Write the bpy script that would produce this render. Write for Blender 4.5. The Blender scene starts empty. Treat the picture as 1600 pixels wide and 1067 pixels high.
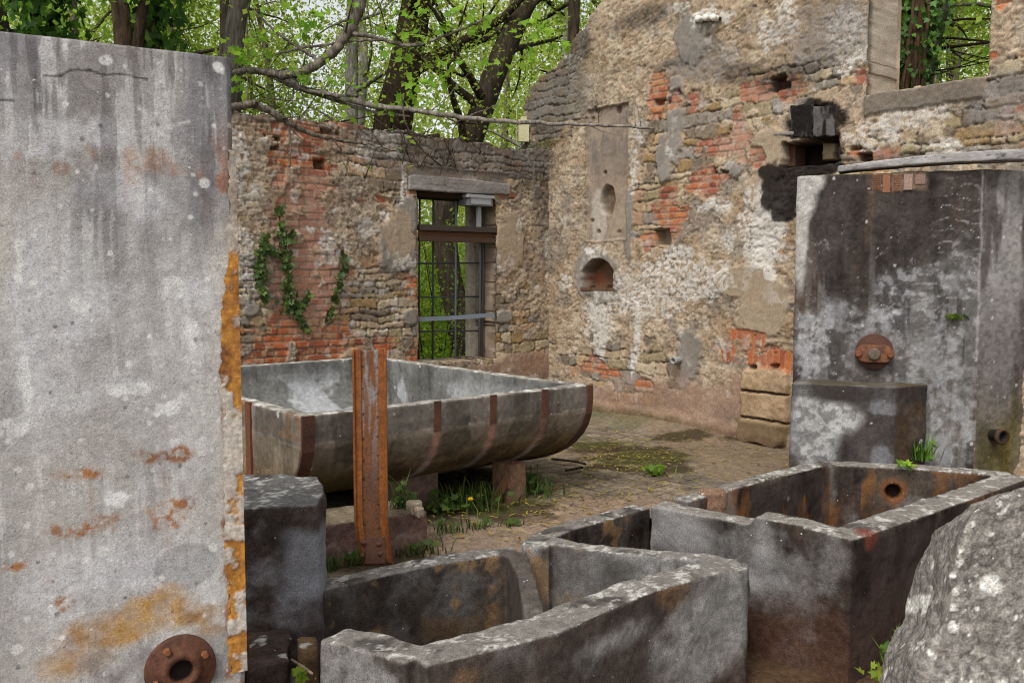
import bpy, bmesh, math, random
import numpy as np
from mathutils import Vector

R = math.radians
scene = bpy.context.scene
LINK = scene.collection.objects.link

# ------------------------------------------------------------------ camera
F, CX, CY, HOR, H = 1400.0, 800.0, 533.5, 430.0, 1.75
PITCH = math.atan((CY - HOR) / F)
cam_d = bpy.data.cameras.new('camera')
cam = bpy.data.objects.new('camera', cam_d)
LINK(cam)
cam.location = (0, 0, H)
cam.rotation_euler = (R(90) - PITCH, 0, 0)
cam_d.sensor_width = 36.0
cam_d.lens = F / 1600 * 36.0
cam_d.clip_start = 0.05
cam_d.clip_end = 2000
scene.camera = cam

# ------------------------------------------------------------------ sky, sun, exposure
SUN_EL, SUN_AZ = 52.0, -28.0          # degrees; azimuth measured from behind the camera, to the left
world = bpy.data.worlds.new('World')
scene.world = world
world.use_nodes = True
wn = world.node_tree
bg = wn.nodes['Background']
sky = wn.nodes.new('ShaderNodeTexSky')
sky.sky_type = 'NISHITA'
sky.sun_disc = False
sky.sun_elevation = R(SUN_EL)
sky.sun_rotation = R(180 - SUN_AZ)
sky.air_density = 1.0
sky.dust_density = 3.0
hs = wn.nodes.new('ShaderNodeHueSaturation')
hs.inputs['Saturation'].default_value = 0.16
wn.links.new(sky.outputs[0], hs.inputs['Color'])
wn.links.new(hs.outputs[0], bg.inputs['Color'])
bg.inputs['Strength'].default_value = 0.15
sun_d = bpy.data.lights.new('sun', 'SUN')
sun_d.energy = 1.3
sun_d.angle = R(14)
sun_d.color = (1.0, 0.97, 0.92)
sun = bpy.data.objects.new('sun', sun_d)
LINK(sun)
_d = Vector((math.sin(R(SUN_AZ)) * math.cos(R(SUN_EL)), -math.cos(R(SUN_AZ)) * math.cos(R(SUN_EL)), math.sin(R(SUN_EL))))
sun.rotation_euler = _d.to_track_quat('Z', 'Y').to_euler()
scene.view_settings.view_transform = 'Standard'
scene.view_settings.look = 'None'
scene.view_settings.exposure = 0.47
scene.view_settings.gamma = 1.0
scene.cycles.filter_width = 1.05
scene.cycles.max_bounces = 6
scene.cycles.transparent_max_bounces = 8

# ------------------------------------------------------------------ measuring: a photo pixel to a point of the place
_cp, _sp = math.cos(PITCH), math.sin(PITCH)
def ray(px, py):
    x = (px - CX) / F
    y = (CY - py) / F
    return np.array([x, _cp + y * _sp, -_sp + y * _cp])
def onz(px, py, z=0.0):
    d = ray(px, py)
    return np.array([0, 0, H]) + d * ((z - H) / d[2])
def ony(px, py, Y):
    d = ray(px, py)
    return np.array([0, 0, H]) + d * (Y / d[1])
def onpl(px, py, P, n):
    d = ray(px, py)
    o = np.array([0, 0, H])
    return o + d * (np.dot(P - o, n) / np.dot(d, n))

# ------------------------------------------------------------------ noise in numpy
def _hash(ix, iy, iz, seed):
    with np.errstate(over='ignore'):
        h = (ix.astype(np.uint32) * np.uint32(0x8da6b343)) ^ (iy.astype(np.uint32) * np.uint32(0xd8163841)) ^ \
            (iz.astype(np.uint32) * np.uint32(0xcb1ab31f)) ^ np.uint32((seed * 0x9E3779B1) & 0xffffffff)
        h ^= h >> np.uint32(15); h *= np.uint32(0x2c1b3c6d)
        h ^= h >> np.uint32(12); h *= np.uint32(0x297a2d39)
        h ^= h >> np.uint32(15)
    return h.astype(np.float64) / 4294967295.0
def hash1(i, seed=0, j=0):
    i = np.asarray(i).astype(np.int64)
    return _hash(i, np.zeros_like(i) + j, np.zeros_like(i), seed)
def vnoise(x, y, z, seed):
    fx, fy, fz = np.floor(x), np.floor(y), np.floor(z)
    tx, ty, tz = x - fx, y - fy, z - fz
    ix, iy, iz = fx.astype(np.int64), fy.astype(np.int64), fz.astype(np.int64)
    tx = tx * tx * tx * (tx * (tx * 6 - 15) + 10); ty = ty * ty * ty * (ty * (ty * 6 - 15) + 10); tz = tz * tz * tz * (tz * (tz * 6 - 15) + 10)
    def c(a, b, d): return _hash(ix + a, iy + b, iz + d, seed)
    x00 = c(0,0,0) * (1 - tx) + c(1,0,0) * tx
    x10 = c(0,1,0) * (1 - tx) + c(1,1,0) * tx
    if np.all(z == 0):
        return x00 * (1 - ty) + x10 * ty
    x01 = c(0,0,1) * (1 - tx) + c(1,0,1) * tx
    x11 = c(0,1,1) * (1 - tx) + c(1,1,1) * tx
    a = x00 * (1 - ty) + x10 * ty
    b = x01 * (1 - ty) + x11 * ty
    return a * (1 - tz) + b * tz
def fbm(x, y, z=None, f=1.0, o=4, seed=0, gain=0.55, con=1.55):
    x = np.asarray(x, float) * f; y = np.asarray(y, float) * f
    z = np.zeros_like(x) if z is None else np.asarray(z, float) * f
    s = np.zeros_like(x); a = 1.0; t = 0.0
    for k in range(o):
        s += a * vnoise(x, y, z, seed + 17 * k); t += a; a *= gain
        x = x * 2.03 + 3.1; y = y * 2.03 + 1.7
        if not np.all(z == 0): z = z * 2.03 + 2.3
    return np.clip((s / t - 0.5) * con + 0.5, 0, 1)
def sm(a, b, x):
    t = np.clip((x - a) / (b - a), 0, 1)
    return t * t * (3 - 2 * t)
def S(r, g, b, k=1.0):
    c = np.array([r, g, b]) / 255.0
    return np.where(c <= 0.04045, c / 12.92, ((c + 0.055) / 1.055) ** 2.4) * k
def mix(a, b, m):
    m = np.asarray(m)[..., None]
    return a * (1 - m) + b * m
def ridge(n, w):                         # thin lines where noise passes its middle
    return 1 - sm(0, w, np.abs(n - 0.5))
def spots(x, y, cell, dens, rmin, rmax, seed, z=None):
    """round spots of random size scattered on a plane (or in space); 1 inside"""
    x = np.asarray(x) / cell; y = np.asarray(y) / cell
    z3 = z is not None
    z = np.zeros_like(x) if z is None else np.asarray(z) / cell
    ix, iy, iz = np.floor(x).astype(np.int64), np.floor(y).astype(np.int64), np.floor(z).astype(np.int64)
    m = np.zeros_like(x)
    for a in (-1, 0, 1):
        for b in (-1, 0, 1):
            for c in ((-1, 0, 1) if z3 else (0,)):
                jx, jy, jz = ix + a, iy + b, iz + c
                on = _hash(jx, jy, jz, seed) < dens
                px = jx + _hash(jx, jy, jz, seed + 1); py = jy + _hash(jx, jy, jz, seed + 2)
                pz = jz + _hash(jx, jy, jz, seed + 3) if z3 else 0
                r = (rmin + (rmax - rmin) * _hash(jx, jy, jz, seed + 4) ** 2.5) / cell
                d = np.sqrt((x - px) ** 2 + (y - py) ** 2 + ((z - pz) ** 2 if z3 else 0))
                m = np.maximum(m, on * (1 - sm(0.75, 1.0, d / r)))
    return m
def courses(u, v, rh, cw, seed, half=False):
    """coursed masonry: distance to the nearest joint, a random number per stone"""
    rng = np.random.RandomState(seed)
    v0, v1 = v.min() - 1, v.max() + 1
    e = [v0]
    while e[-1] < v1: e.append(e[-1] + rng.uniform(*rh))
    e = np.array(e)
    ri = np.clip(np.searchsorted(e, v) - 1, 0, len(e) - 2)
    dv = np.minimum(v - e[ri], e[ri + 1] - v)
    d = np.zeros_like(u); idn = np.zeros_like(u)
    u0, u1 = u.min() - 1, u.max() + 1
    for r in np.unique(ri):
        m = ri == r
        ce = [u0 + (rng.uniform(0, cw[1]) if not half else (r % 2) * cw[0] * 0.5)]
        while ce[-1] < u1: ce.append(ce[-1] + rng.uniform(*cw))
        ce = np.array(ce)
        ci = np.clip(np.searchsorted(ce, u[m]) - 1, 0, len(ce) - 2)
        du = np.minimum(u[m] - ce[ci], ce[ci + 1] - u[m])
        dd = np.minimum(du, dv[m])
        rad = 0.02
        rr = (du < rad) & (dv[m] < rad)
        dd = np.where(rr, rad - np.hypot(rad - du, rad - dv[m]), dd)
        d[m] = dd
        idn[m] = hash1(ci + 977 * r, seed)
    return d, idn

# ------------------------------------------------------------------ meshes
def mesh_np(name, v, faces, cols=None, mat=None, smooth=True):
    """faces: list of int arrays (n,3) or (n,4)"""
    me = bpy.data.meshes.new(name)
    v = np.asarray(v, np.float32)
    faces = [np.asarray(f, np.int32) for f in faces if len(f)]
    nl = sum(f.size for f in faces); nf = sum(len(f) for f in faces)
    me.vertices.add(len(v)); me.vertices.foreach_set('co', v.ravel())
    me.loops.add(nl); me.polygons.add(nf)
    me.loops.foreach_set('vertex_index', np.concatenate([f.ravel() for f in faces]))
    tot = np.concatenate([np.full(len(f), f.shape[1], np.int32) for f in faces])
    st = np.concatenate([[0], np.cumsum(tot)[:-1]]).astype(np.int32)
    me.polygons.foreach_set('loop_start', st)
    me.polygons.foreach_set('use_smooth', np.full(nf, smooth, bool))
    me.update(calc_edges=True)
    if cols is not None: set_col(me, cols)
    if mat is not None: me.materials.append(mat)
    return me
def set_col(me, cols):
    a = me.color_attributes.new('Col', 'FLOAT_COLOR', 'POINT')
    c = np.ones((len(me.vertices), 4), np.float32)
    c[:, :3] = np.clip(cols, 0, 1)
    a.data.foreach_set('color', c.ravel())
def put(name, me, parent=None, loc=None):
    o = bpy.data.objects.new(name, me)
    LINK(o)
    if loc is not None: o.location = loc
    if parent is not None: o.parent = parent
    return o
def tag(o, label=None, cat=None, group=None, kind=None):
    if label: o['label'] = label
    if cat: o['category'] = cat
    if group: o['group'] = group
    if kind: o['kind'] = kind
    return o
def thing(name, label, cat, loc=(0, 0, 0), group=None):
    o = bpy.data.objects.new(name, None)
    o.empty_display_size = 0.1
    LINK(o)
    o.location = tuple(float(c) for c in loc)
    return tag(o, label, cat, group, 'thing')
def rel(v, root):
    return np.asarray(v, float) - (np.array(root.location) if root is not None else 0)
def part(name, v, faces, parent, mat, cols=None, smooth=True):
    """a mesh given in world coordinates, linked under its thing"""
    return put(name, mesh_np(name, rel(v, parent), faces, cols, mat, smooth), parent)
class MB:
    """collects pieces for ONE mesh"""
    def __init__(s): s.v = []; s.f = {3: [], 4: []}; s.c = []; s.n = 0
    def add(s, v, f, c=None):
        v = np.asarray(v, float).reshape(-1, 3); f = np.asarray(f, np.int64)
        s.v.append(v); s.f[f.shape[1]].append(f + s.n)
        c = np.array([0.5, 0.5, 0.5]) if c is None else np.asarray(c, float)
        s.c.append(np.broadcast_to(c, v.shape).copy()); s.n += len(v)
    def data(s):
        return np.concatenate(s.v), [np.concatenate(s.f[k]) for k in (3, 4) if s.f[k]], np.concatenate(s.c)
    def build(s, name, mat, parent=None, smooth=True):
        v, f, c = s.data()
        return put(name, mesh_np(name, rel(v, parent), f, c, mat, smooth), parent)
    def box(s, p, size, ax=None, c=None):
        """p: centre; size: full extents; ax: 3 unit axes"""
        ax = np.eye(3) if ax is None else np.array(ax, float)
        q = np.array([[i, j, k] for i in (-1, 1) for j in (-1, 1) for k in (-1, 1)], float) * 0.5 * np.array(size)
        s.add(np.asarray(p) + q @ ax, [[0,1,3,2],[4,6,7,5],[0,4,5,1],[2,3,7,6],[0,2,6,4],[1,5,7,3]], c)
    def tube(s, pts, rad, seg=8, c=None, cap=True):
        v, f = tube(pts, rad, seg, cap)
        if c is not None and np.ndim(c) == 2: c = np.repeat(c, seg, axis=0); c = np.vstack([c, c[-2:]])[:len(v)]
        s.add(v, f, c)
    def lathe(s, o, axis, prof, seg=28, c=None):
        v, f = lathe(o, axis, prof, seg); s.add(v, f, c)
def tube(pts, rad, seg=8, cap=True):
    pts = np.asarray(pts, float); n = len(pts)
    rad = np.broadcast_to(np.asarray(rad, float), (n,))
    t = np.gradient(pts, axis=0); t /= np.linalg.norm(t, axis=1)[:, None] + 1e-9
    up = np.array([0.13, 0.31, 1.0]) if abs(t[0, 2]) < 0.9 else np.array([1.0, 0.2, 0.1])
    v = np.zeros((n, seg, 3)); a = np.linspace(0, 2 * np.pi, seg, endpoint=False)
    x = np.cross(up, t[0]); x /= np.linalg.norm(x)
    for i in range(n):
        x = x - t[i] * np.dot(x, t[i]); x /= np.linalg.norm(x) + 1e-9
        y = np.cross(t[i], x)
        v[i] = pts[i] + rad[i] * (np.cos(a)[:, None] * x + np.sin(a)[:, None] * y)
    i = np.arange(n - 1)[:, None] * seg; j = np.arange(seg)[None]; k = (j + 1) % seg
    f = np.stack([i + j, i + k, i + seg + k, i + seg + j], -1).reshape(-1, 4)
    v = v.reshape(-1, 3)
    if cap:
        b = len(v); v = np.vstack([v, pts[:1], pts[-1:]])
        jj = np.arange(0, seg, 1); kk = (jj + 1) % seg
        f = np.vstack([f, np.stack([np.full(seg, b), kk, jj, np.full(seg, b)], -1)[:, :4][:, [0, 1, 2, 2]] if False else np.zeros((0, 4), int)])
        # caps as fans of quads
        ev = np.arange(0, seg - 1, 2)
        f = np.vstack([f, np.stack([np.full(len(ev), b), (ev + 2) % seg, ev + 1, ev], -1),
                       np.stack([np.full(len(ev), b + 1), (n - 1) * seg + ev, (n - 1) * seg + ev + 1, (n - 1) * seg + (ev + 2) % seg], -1)])
    return v, f
def lathe(o, axis, prof, seg=28):
    axis = np.asarray(axis, float); axis /= np.linalg.norm(axis)
    h = np.array([0, 0, 1.0]) if abs(axis[2]) < 0.9 else np.array([1.0, 0, 0])
    x = np.cross(h, axis); x /= np.linalg.norm(x); y = np.cross(axis, x)
    a = np.linspace(0, 2 * np.pi, seg, endpoint=False)
    v = np.array([np.asarray(o) + axis * hh + r * (np.cos(t) * x + np.sin(t) * y) for (r, hh) in prof for t in a])
    i = np.arange(len(prof) - 1)[:, None] * seg; j = np.arange(seg)[None]; k = (j + 1) % seg
    return v, np.stack([i + j, i + k, i + seg + k, i + seg + j], -1).reshape(-1, 4)

def prism(poly, z0, z1):
    """closed solid on a plan polygon; z1 a number or one per corner; returns (verts, list of face index lists)"""
    n = len(poly); z1 = np.broadcast_to(np.asarray(z1, float), (n,)); z0 = np.broadcast_to(np.asarray(z0, float), (n,))
    v = [(p[0], p[1], z0[i]) for i, p in enumerate(poly)] + [(p[0], p[1], z1[i]) for i, p in enumerate(poly)]
    f = [list(range(n))[::-1], list(range(n, 2 * n))] + [[i, (i + 1) % n, n + (i + 1) % n, n + i] for i in range(n)]
    return v, f
def ribbon(pts, th, z0, z1, side=0.0):
    """a wall of thickness th along a plan polyline; z1 per point"""
    p = np.array([q[:2] for q in pts], float); n = len(p)
    th = np.broadcast_to(np.asarray(th, float), (n,)); z1 = np.broadcast_to(np.asarray(z1, float), (n,))
    nrm = np.zeros_like(p)
    for i in range(n):
        a = p[i] - p[i - 1] if i > 0 else p[1] - p[0]
        b = p[i + 1] - p[i] if i < n - 1 else p[-1] - p[-2]
        a = a / np.linalg.norm(a); b = b / np.linalg.norm(b)
        m = np.array([-a[1] - b[1], a[0] + b[0]]); m /= np.linalg.norm(m)
        nrm[i] = m / max(0.45, np.dot(m, [-a[1], a[0]]))
    A = p + nrm * (th[:, None] * (0.5 + side)); B = p - nrm * (th[:, None] * (0.5 - side))
    v = [(*A[i], z0) for i in range(n)] + [(*B[i], z0) for i in range(n)] + [(*A[i], z1[i]) for i in range(n)] + [(*B[i], z1[i]) for i in range(n)]
    f = []
    for i in range(n - 1):
        j = i + 1
        f += [[i, j, n + j, n + i], [2*n + i, 3*n + i, 3*n + j, 2*n + j], [i, 2*n + i, 2*n + j, j], [n + i, n + j, 3*n + j, 3*n + i]]
    f += [[0, n, 3*n, 2*n], [n - 1, 3*n - 1, 4*n - 1, 2*n - 1][::1]]
    f[-1] = [n - 1, 2*n + n - 1, 3*n + n - 1, n + n - 1]
    return v, f
def solid(name, pieces, voxel, mat, parent, colfun, disp=None, amp=0.006, freq=9.0, smooth=2, seed=1):
    """closed pieces -> one worn continuous surface"""
    bm = bmesh.new()
    for v, f in pieces:
        bv = [bm.verts.new(tuple(float(c) for c in p)) for p in v]
        for q in f:
            try: bm.faces.new([bv[i] for i in q])
            except ValueError: pass
    bmesh.ops.recalc_face_normals(bm, faces=bm.faces)
    t = bpy.data.meshes.new('tmp'); bm.to_mesh(t); bm.free()
    o = bpy.data.objects.new('tmp', t); LINK(o)
    m = o.modifiers.new('r', 'REMESH'); m.mode = 'VOXEL'; m.voxel_size = voxel; m.adaptivity = 0.0
    if smooth:
        s = o.modifiers.new('s', 'SMOOTH'); s.iterations = smooth; s.factor = 0.5
    dg = bpy.context.evaluated_depsgraph_get()
    me = bpy.data.meshes.new_from_object(o.evaluated_get(dg))
    bpy.data.objects.remove(o); bpy.data.meshes.remove(t)
    n = len(me.vertices)
    v = np.zeros(n * 3, np.float32); me.vertices.foreach_get('co', v); v = v.reshape(-1, 3).astype(float)
    nr = np.zeros(n * 3, np.float32); me.vertex_normals.foreach_get('vector', nr); nr = nr.reshape(-1, 3).astype(float)
    h = (fbm(v[:, 0], v[:, 1], v[:, 2], freq, 4, seed) - 0.5) * 2 * amp
    # chipped edges: where the surface is strongly convex it has lost more
    v2 = v + nr * h[:, None]
    if disp is not None: v2 = v2 + disp(v, nr)
    col = colfun(v, nr)
    me.vertices.foreach_set('co', rel(v2, parent).astype(np.float32).ravel())
    me.polygons.foreach_set('use_smooth', np.ones(len(me.polygons), bool))
    me.materials.clear(); me.materials.append(mat)
    set_col(me, col)
    me.update(); me.name = name
    return put(name, me, parent)

def relief(name, O, U, V, N, u0, u1, v0, v1, res, keep, fun, thick, mat, parent, edgecol=None, back=True, nedge=7, edgerough=0.012):
    """a masonry sheet with true relief: fun(u,v)->(height,colour); holes and broken outline from keep(u,v)"""
    O, U, V, N = (np.asarray(a, float) for a in (O, U, V, N))
    nu, nv = int((u1 - u0) / res), int((v1 - v0) / res)
    us = u0 + res * np.arange(nu + 1); vs = v0 + res * np.arange(nv + 1)
    uu, vv = np.meshgrid(us, vs, indexing='ij')
    uc, vc = np.meshgrid(us[:-1] + res / 2, vs[:-1] + res / 2, indexing='ij')
    K = keep(uc.ravel(), vc.ravel()).reshape(nu, nv)
    idx = np.arange((nu + 1) * (nv + 1)).reshape(nu + 1, nv + 1)
    q = np.stack([idx[:-1, :-1], idx[1:, :-1], idx[1:, 1:], idx[:-1, 1:]], -1)[K]
    h, col = fun(uu.ravel(), vv.ravel())
    P = O + uu.ravel()[:, None] * U + vv.ravel()[:, None] * V + h[:, None] * N
    Kp = np.zeros((nu + 2, nv + 2), bool); Kp[1:-1, 1:-1] = K
    eu = np.argwhere(Kp[:-1, 1:-1] != Kp[1:, 1:-1])          # edges along v at grid column i
    ev = np.argwhere(Kp[1:-1, :-1] != Kp[1:-1, 1:])          # edges along u at grid row j
    e = []
    if len(eu): e.append(np.stack([idx[eu[:, 0], eu[:, 1]], idx[eu[:, 0], eu[:, 1] + 1]], -1))
    if len(ev): e.append(np.stack([idx[ev[:, 0], ev[:, 1]], idx[ev[:, 0] + 1, ev[:, 1]]], -1))
    e = np.concatenate(e)
    bv, inv = np.unique(e.ravel(), return_inverse=True); inv = inv.reshape(-1, 2)
    layers = [P[bv]]; cl = [col[bv]]
    uf, vf = uu.ravel()[bv], vv.ravel()[bv]
    for k in range(1, nedge + 1):
        d = thick * k / nedge
        p = O + uf[:, None] * U + vf[:, None] * V - d * N
        if k < nedge:
            n1 = (fbm(uf, vf, np.full_like(uf, d), 14, 3, 71) - 0.5) * 2 * edgerough
            n2 = (fbm(uf, vf, np.full_like(uf, d), 14, 3, 72) - 0.5) * 2 * edgerough
            p = p + n1[:, None] * U + n2[:, None] * V
        layers.append(p)
        cl.append(col[bv] if edgecol is None else edgecol(uf, vf, d, col[bv]))
    used = np.unique(q.ravel()); remap = np.full(P.shape[0], -1); remap[used] = np.arange(len(used))
    Vs = [P[used]]; Cs = [col[used]]; base = len(used); nb = len(bv)
    faces = [remap[q]]
    offs = [None] + [base + (k - 1) * nb for k in range(1, nedge + 1)]
    Vs += layers[1:]; Cs += cl[1:]
    for k in range(nedge):
        a = remap[bv][inv] if k == 0 else offs[k] + inv
        b = offs[k + 1] + inv
        faces.append(np.stack([a[:, 0], a[:, 1], b[:, 1], b[:, 0]], -1))
    tot = base + nedge * nb
    if back:
        st = 8
        I, J = np.meshgrid(np.arange(0, nu - st + 1, st), np.arange(0, nv - st + 1, st), indexing='ij')
        ok = np.array([K[i:i + st, j:j + st].mean() > 0.5 for i, j in zip(I.ravel(), J.ravel())])
        I, J = I.ravel()[ok], J.ravel()[ok]
        cor = np.stack([idx[I, J], idx[I, J + st], idx[I + st, J + st], idx[I + st, J]], -1)
        ub, ib = np.unique(cor.ravel(), return_inverse=True)
        Vs.append(O + uu.ravel()[ub][:, None] * U + vv.ravel()[ub][:, None] * V - thick * N); Cs.append(col[ub])
        faces.append(tot + ib.reshape(-1, 4))
    return part(name, np.concatenate(Vs), [np.concatenate(faces)], parent, mat, np.concatenate(Cs))

# ------------------------------------------------------------------ materials
def newmat(name):
    m = bpy.data.materials.new(name); m.use_nodes = True
    return m, m.node_tree.nodes, m.node_tree.links, m.node_tree.nodes['Principled BSDF']
def weathered(name, rough=0.92, fine=90.0, lo=0.72, hi=1.28, bump=0.5, bscale=70.0, dist=0.006, pits=0.0, spec=0.06, metal=0.0, speck=0.0, speckcol=(0.55, 0.54, 0.5), stretch=(1, 1, 1)):
    """the mesh's own colours (stain, dirt, lichen, some painted shade: point attribute Col) with a fine grain and a fine relief on top"""
    m, n, l, bs = newmat(name)
    at = n.new('ShaderNodeAttribute'); at.attribute_name = 'Col'
    tc = n.new('ShaderNodeTexCoord')
    mp = n.new('ShaderNodeMapping'); mp.inputs['Scale'].default_value = stretch
    l.new(tc.outputs['Object'], mp.inputs[0])
    nz = n.new('ShaderNodeTexNoise'); nz.inputs['Scale'].default_value = fine; nz.inputs['Detail'].default_value = 6; nz.inputs['Roughness'].default_value = 0.7
    l.new(mp.outputs[0], nz.inputs['Vector'])
    mr = n.new('ShaderNodeMapRange'); mr.inputs[1].default_value = 0.32; mr.inputs[2].default_value = 0.68; mr.inputs[3].default_value = lo; mr.inputs[4].default_value = hi
    l.new(nz.outputs['Fac'], mr.inputs[0])
    mx = n.new('ShaderNodeVectorMath'); mx.operation = 'SCALE'
    l.new(at.outputs['Color'], mx.inputs[0]); l.new(mr.outputs[0], mx.inputs['Scale'])
    out = mx.outputs[0]
    if speck > 0:
        vo = n.new('ShaderNodeTexVoronoi'); vo.inputs['Scale'].default_value = 55.0
        l.new(mp.outputs[0], vo.inputs['Vector'])
        wn_ = n.new('ShaderNodeSeparateColor'); l.new(vo.outputs['Color'], wn_.inputs[0])
        a = n.new('ShaderNodeMath'); a.operation = 'MULTIPLY_ADD'; a.inputs[1].default_value = -1.0; a.inputs[2].default_value = 0.0
        # spot where distance < random radius
        th = n.new('ShaderNodeMath'); th.operation = 'SUBTRACT'; th.inputs[1].default_value = 1.0 - speck
        l.new(wn_.outputs[0], th.inputs[0])
        tm = n.new('ShaderNodeMath'); tm.operation = 'MULTIPLY'; tm.inputs[1].default_value = 0.35 / max(speck, .02)
        l.new(th.outputs[0], tm.inputs[0])
        ls = n.new('ShaderNodeMath'); ls.operation = 'SUBTRACT'; l.new(tm.outputs[0], ls.inputs[0]); l.new(vo.outputs['Distance'], ls.inputs[1])
        ra = n.new('ShaderNodeMapRange'); ra.inputs[1].default_value = 0.0; ra.inputs[2].default_value = 0.08
        l.new(ls.outputs[0], ra.inputs[0])
        mc = n.new('ShaderNodeMix'); mc.data_type = 'RGBA'; mc.inputs['B'].default_value = (*speckcol, 1)
        l.new(ra.outputs[0], mc.inputs['Factor']); l.new(out, mc.inputs['A'])
        out = mc.outputs['Result']
    l.new(out, bs.inputs['Base Color'])
    bs.inputs['Roughness'].default_value = rough
    bs.inputs['Specular IOR Level'].default_value = spec
    bs.inputs['Metallic'].default_value = metal
    nb = n.new('ShaderNodeTexNoise'); nb.inputs['Scale'].default_value = bscale; nb.inputs['Detail'].default_value = 8; nb.inputs['Roughness'].default_value = 0.72
    l.new(mp.outputs[0], nb.inputs['Vector'])
    bu = n.new('ShaderNodeBump'); bu.inputs['Strength'].default_value = bump; bu.inputs['Distance'].default_value = dist
    hh = nb.outputs['Fac']
    if pits > 0:
        vp = n.new('ShaderNodeTexVoronoi'); vp.inputs['Scale'].default_value = 130.0
        l.new(mp.outputs[0], vp.inputs['Vector'])
        pm = n.new('ShaderNodeMapRange'); pm.inputs[1].default_value = 0.0; pm.inputs[2].default_value = 0.3; pm.inputs[3].default_value = -pits; pm.inputs[4].default_value = 0
        l.new(vp.outputs['Distance'], pm.inputs[0])
        pd = n.new('ShaderNodeMapRange'); pd.inputs[1].default_value = 0.10; pd.inputs[2].default_value = 0.24; pd.inputs[3].default_value = 0.45; pd.inputs[4].default_value = 1.0
        l.new(vp.outputs['Distance'], pd.inputs[0])
        px_n = n.new('ShaderNodeTexNoise'); px_n.inputs['Scale'].default_value = 9.0; px_n.inputs['Detail'].default_value = 4; l.new(mp.outputs[0], px_n.inputs['Vector'])
        pk_n = n.new('ShaderNodeMapRange'); pk_n.inputs[1].default_value = 0.46; pk_n.inputs[2].default_value = 0.58; l.new(px_n.outputs['Fac'], pk_n.inputs[0])
        pm2 = n.new('ShaderNodeMix'); pm2.data_type = 'FLOAT'; pm2.inputs['A'].default_value = 1.0; l.new(pk_n.outputs[0], pm2.inputs['Factor']); l.new(pd.outputs[0], pm2.inputs['B'])
        pv = n.new('ShaderNodeVectorMath'); pv.operation = 'SCALE'; l.new(out, pv.inputs[0]); l.new(pm2.outputs['Result'], pv.inputs['Scale']); l.new(pv.outputs[0], bs.inputs['Base Color'])
        ad = n.new('ShaderNodeMath'); ad.operation = 'ADD'; l.new(hh, ad.inputs[0]); l.new(pm.outputs[0], ad.inputs[1]); hh = ad.outputs[0]
    l.new(hh, bu.inputs['Height']); l.new(bu.outputs[0], bs.inputs['Normal'])
    return m
def leafy(name, trans=0.45, rough=0.55):
    m, n, l, bs = newmat(name)
    at = n.new('ShaderNodeAttribute'); at.attribute_name = 'Col'
    l.new(at.outputs['Color'], bs.inputs['Base Color']); bs.inputs['Roughness'].default_value = rough
    bs.inputs['Specular IOR Level'].default_value = 0.2
    tr = n.new('ShaderNodeBsdfTranslucent'); l.new(at.outputs['Color'], tr.inputs['Color'])
    mx = n.new('ShaderNodeMixShader'); mx.inputs[0].default_value = trans
    l.new(bs.outputs[0], mx.inputs[1]); l.new(tr.outputs[0], mx.inputs[2])
    l.new(mx.outputs[0], n['Material Output'].inputs['Surface'])
    return m
M_WALL = weathered('old_masonry', fine=95, lo=0.58, hi=1.42, bump=0.6, bscale=80, dist=0.005)
M_CONC = weathered('weathered_concrete', fine=170, lo=0.68, hi=1.32, bump=0.55, bscale=90, dist=0.006, pits=0.35, speck=0.02)
M_DARK = weathered('dark_lichened_concrete', fine=130, lo=0.52, hi=1.5, bump=0.8, bscale=75, dist=0.008, pits=0.5, speck=0.018)
M_ROCK = weathered('lichened_rock', fine=120, lo=0.5, hi=1.5, bump=0.7, bscale=110, dist=0.006, pits=0.5, speck=0.08)
M_RUST = weathered('rusted_steel', rough=0.85, fine=60, lo=0.6, hi=1.4, bump=0.5, bscale=110, dist=0.003, spec=0.3)
M_STEEL = weathered('painted_steel', rough=0.6, fine=50, lo=0.8, hi=1.2, bump=0.15, bscale=120, dist=0.002, spec=0.4)
M_WOOD = weathered('grey_weathered_wood', fine=30, lo=0.6, hi=1.4, bump=0.6, bscale=40, dist=0.004, stretch=(1, 1, 6))
M_BARK = weathered('bark', fine=11, lo=0.4, hi=1.7, bump=1.0, bscale=12, dist=0.06, stretch=(2.2, 2.2, 0.45))
M_FLOOR = weathered('old_paving', fine=60, lo=0.7, hi=1.3, bump=0.5, bscale=50, dist=0.008)
M_SOIL = weathered('soil', fine=30, lo=0.6, hi=1.4, bump=1.0, bscale=30, dist=0.03)
M_LEAF = leafy('spring_leaf', 0.6)
M_IVY = leafy('ivy_leaf', 0.15, 0.4)
M_GRASS = leafy('grass_blade', 0.3)
M_CERAM = weathered('white_porcelain', rough=0.25, fine=30, lo=0.9, hi=1.1, bump=0.05, spec=0.5)
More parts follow.
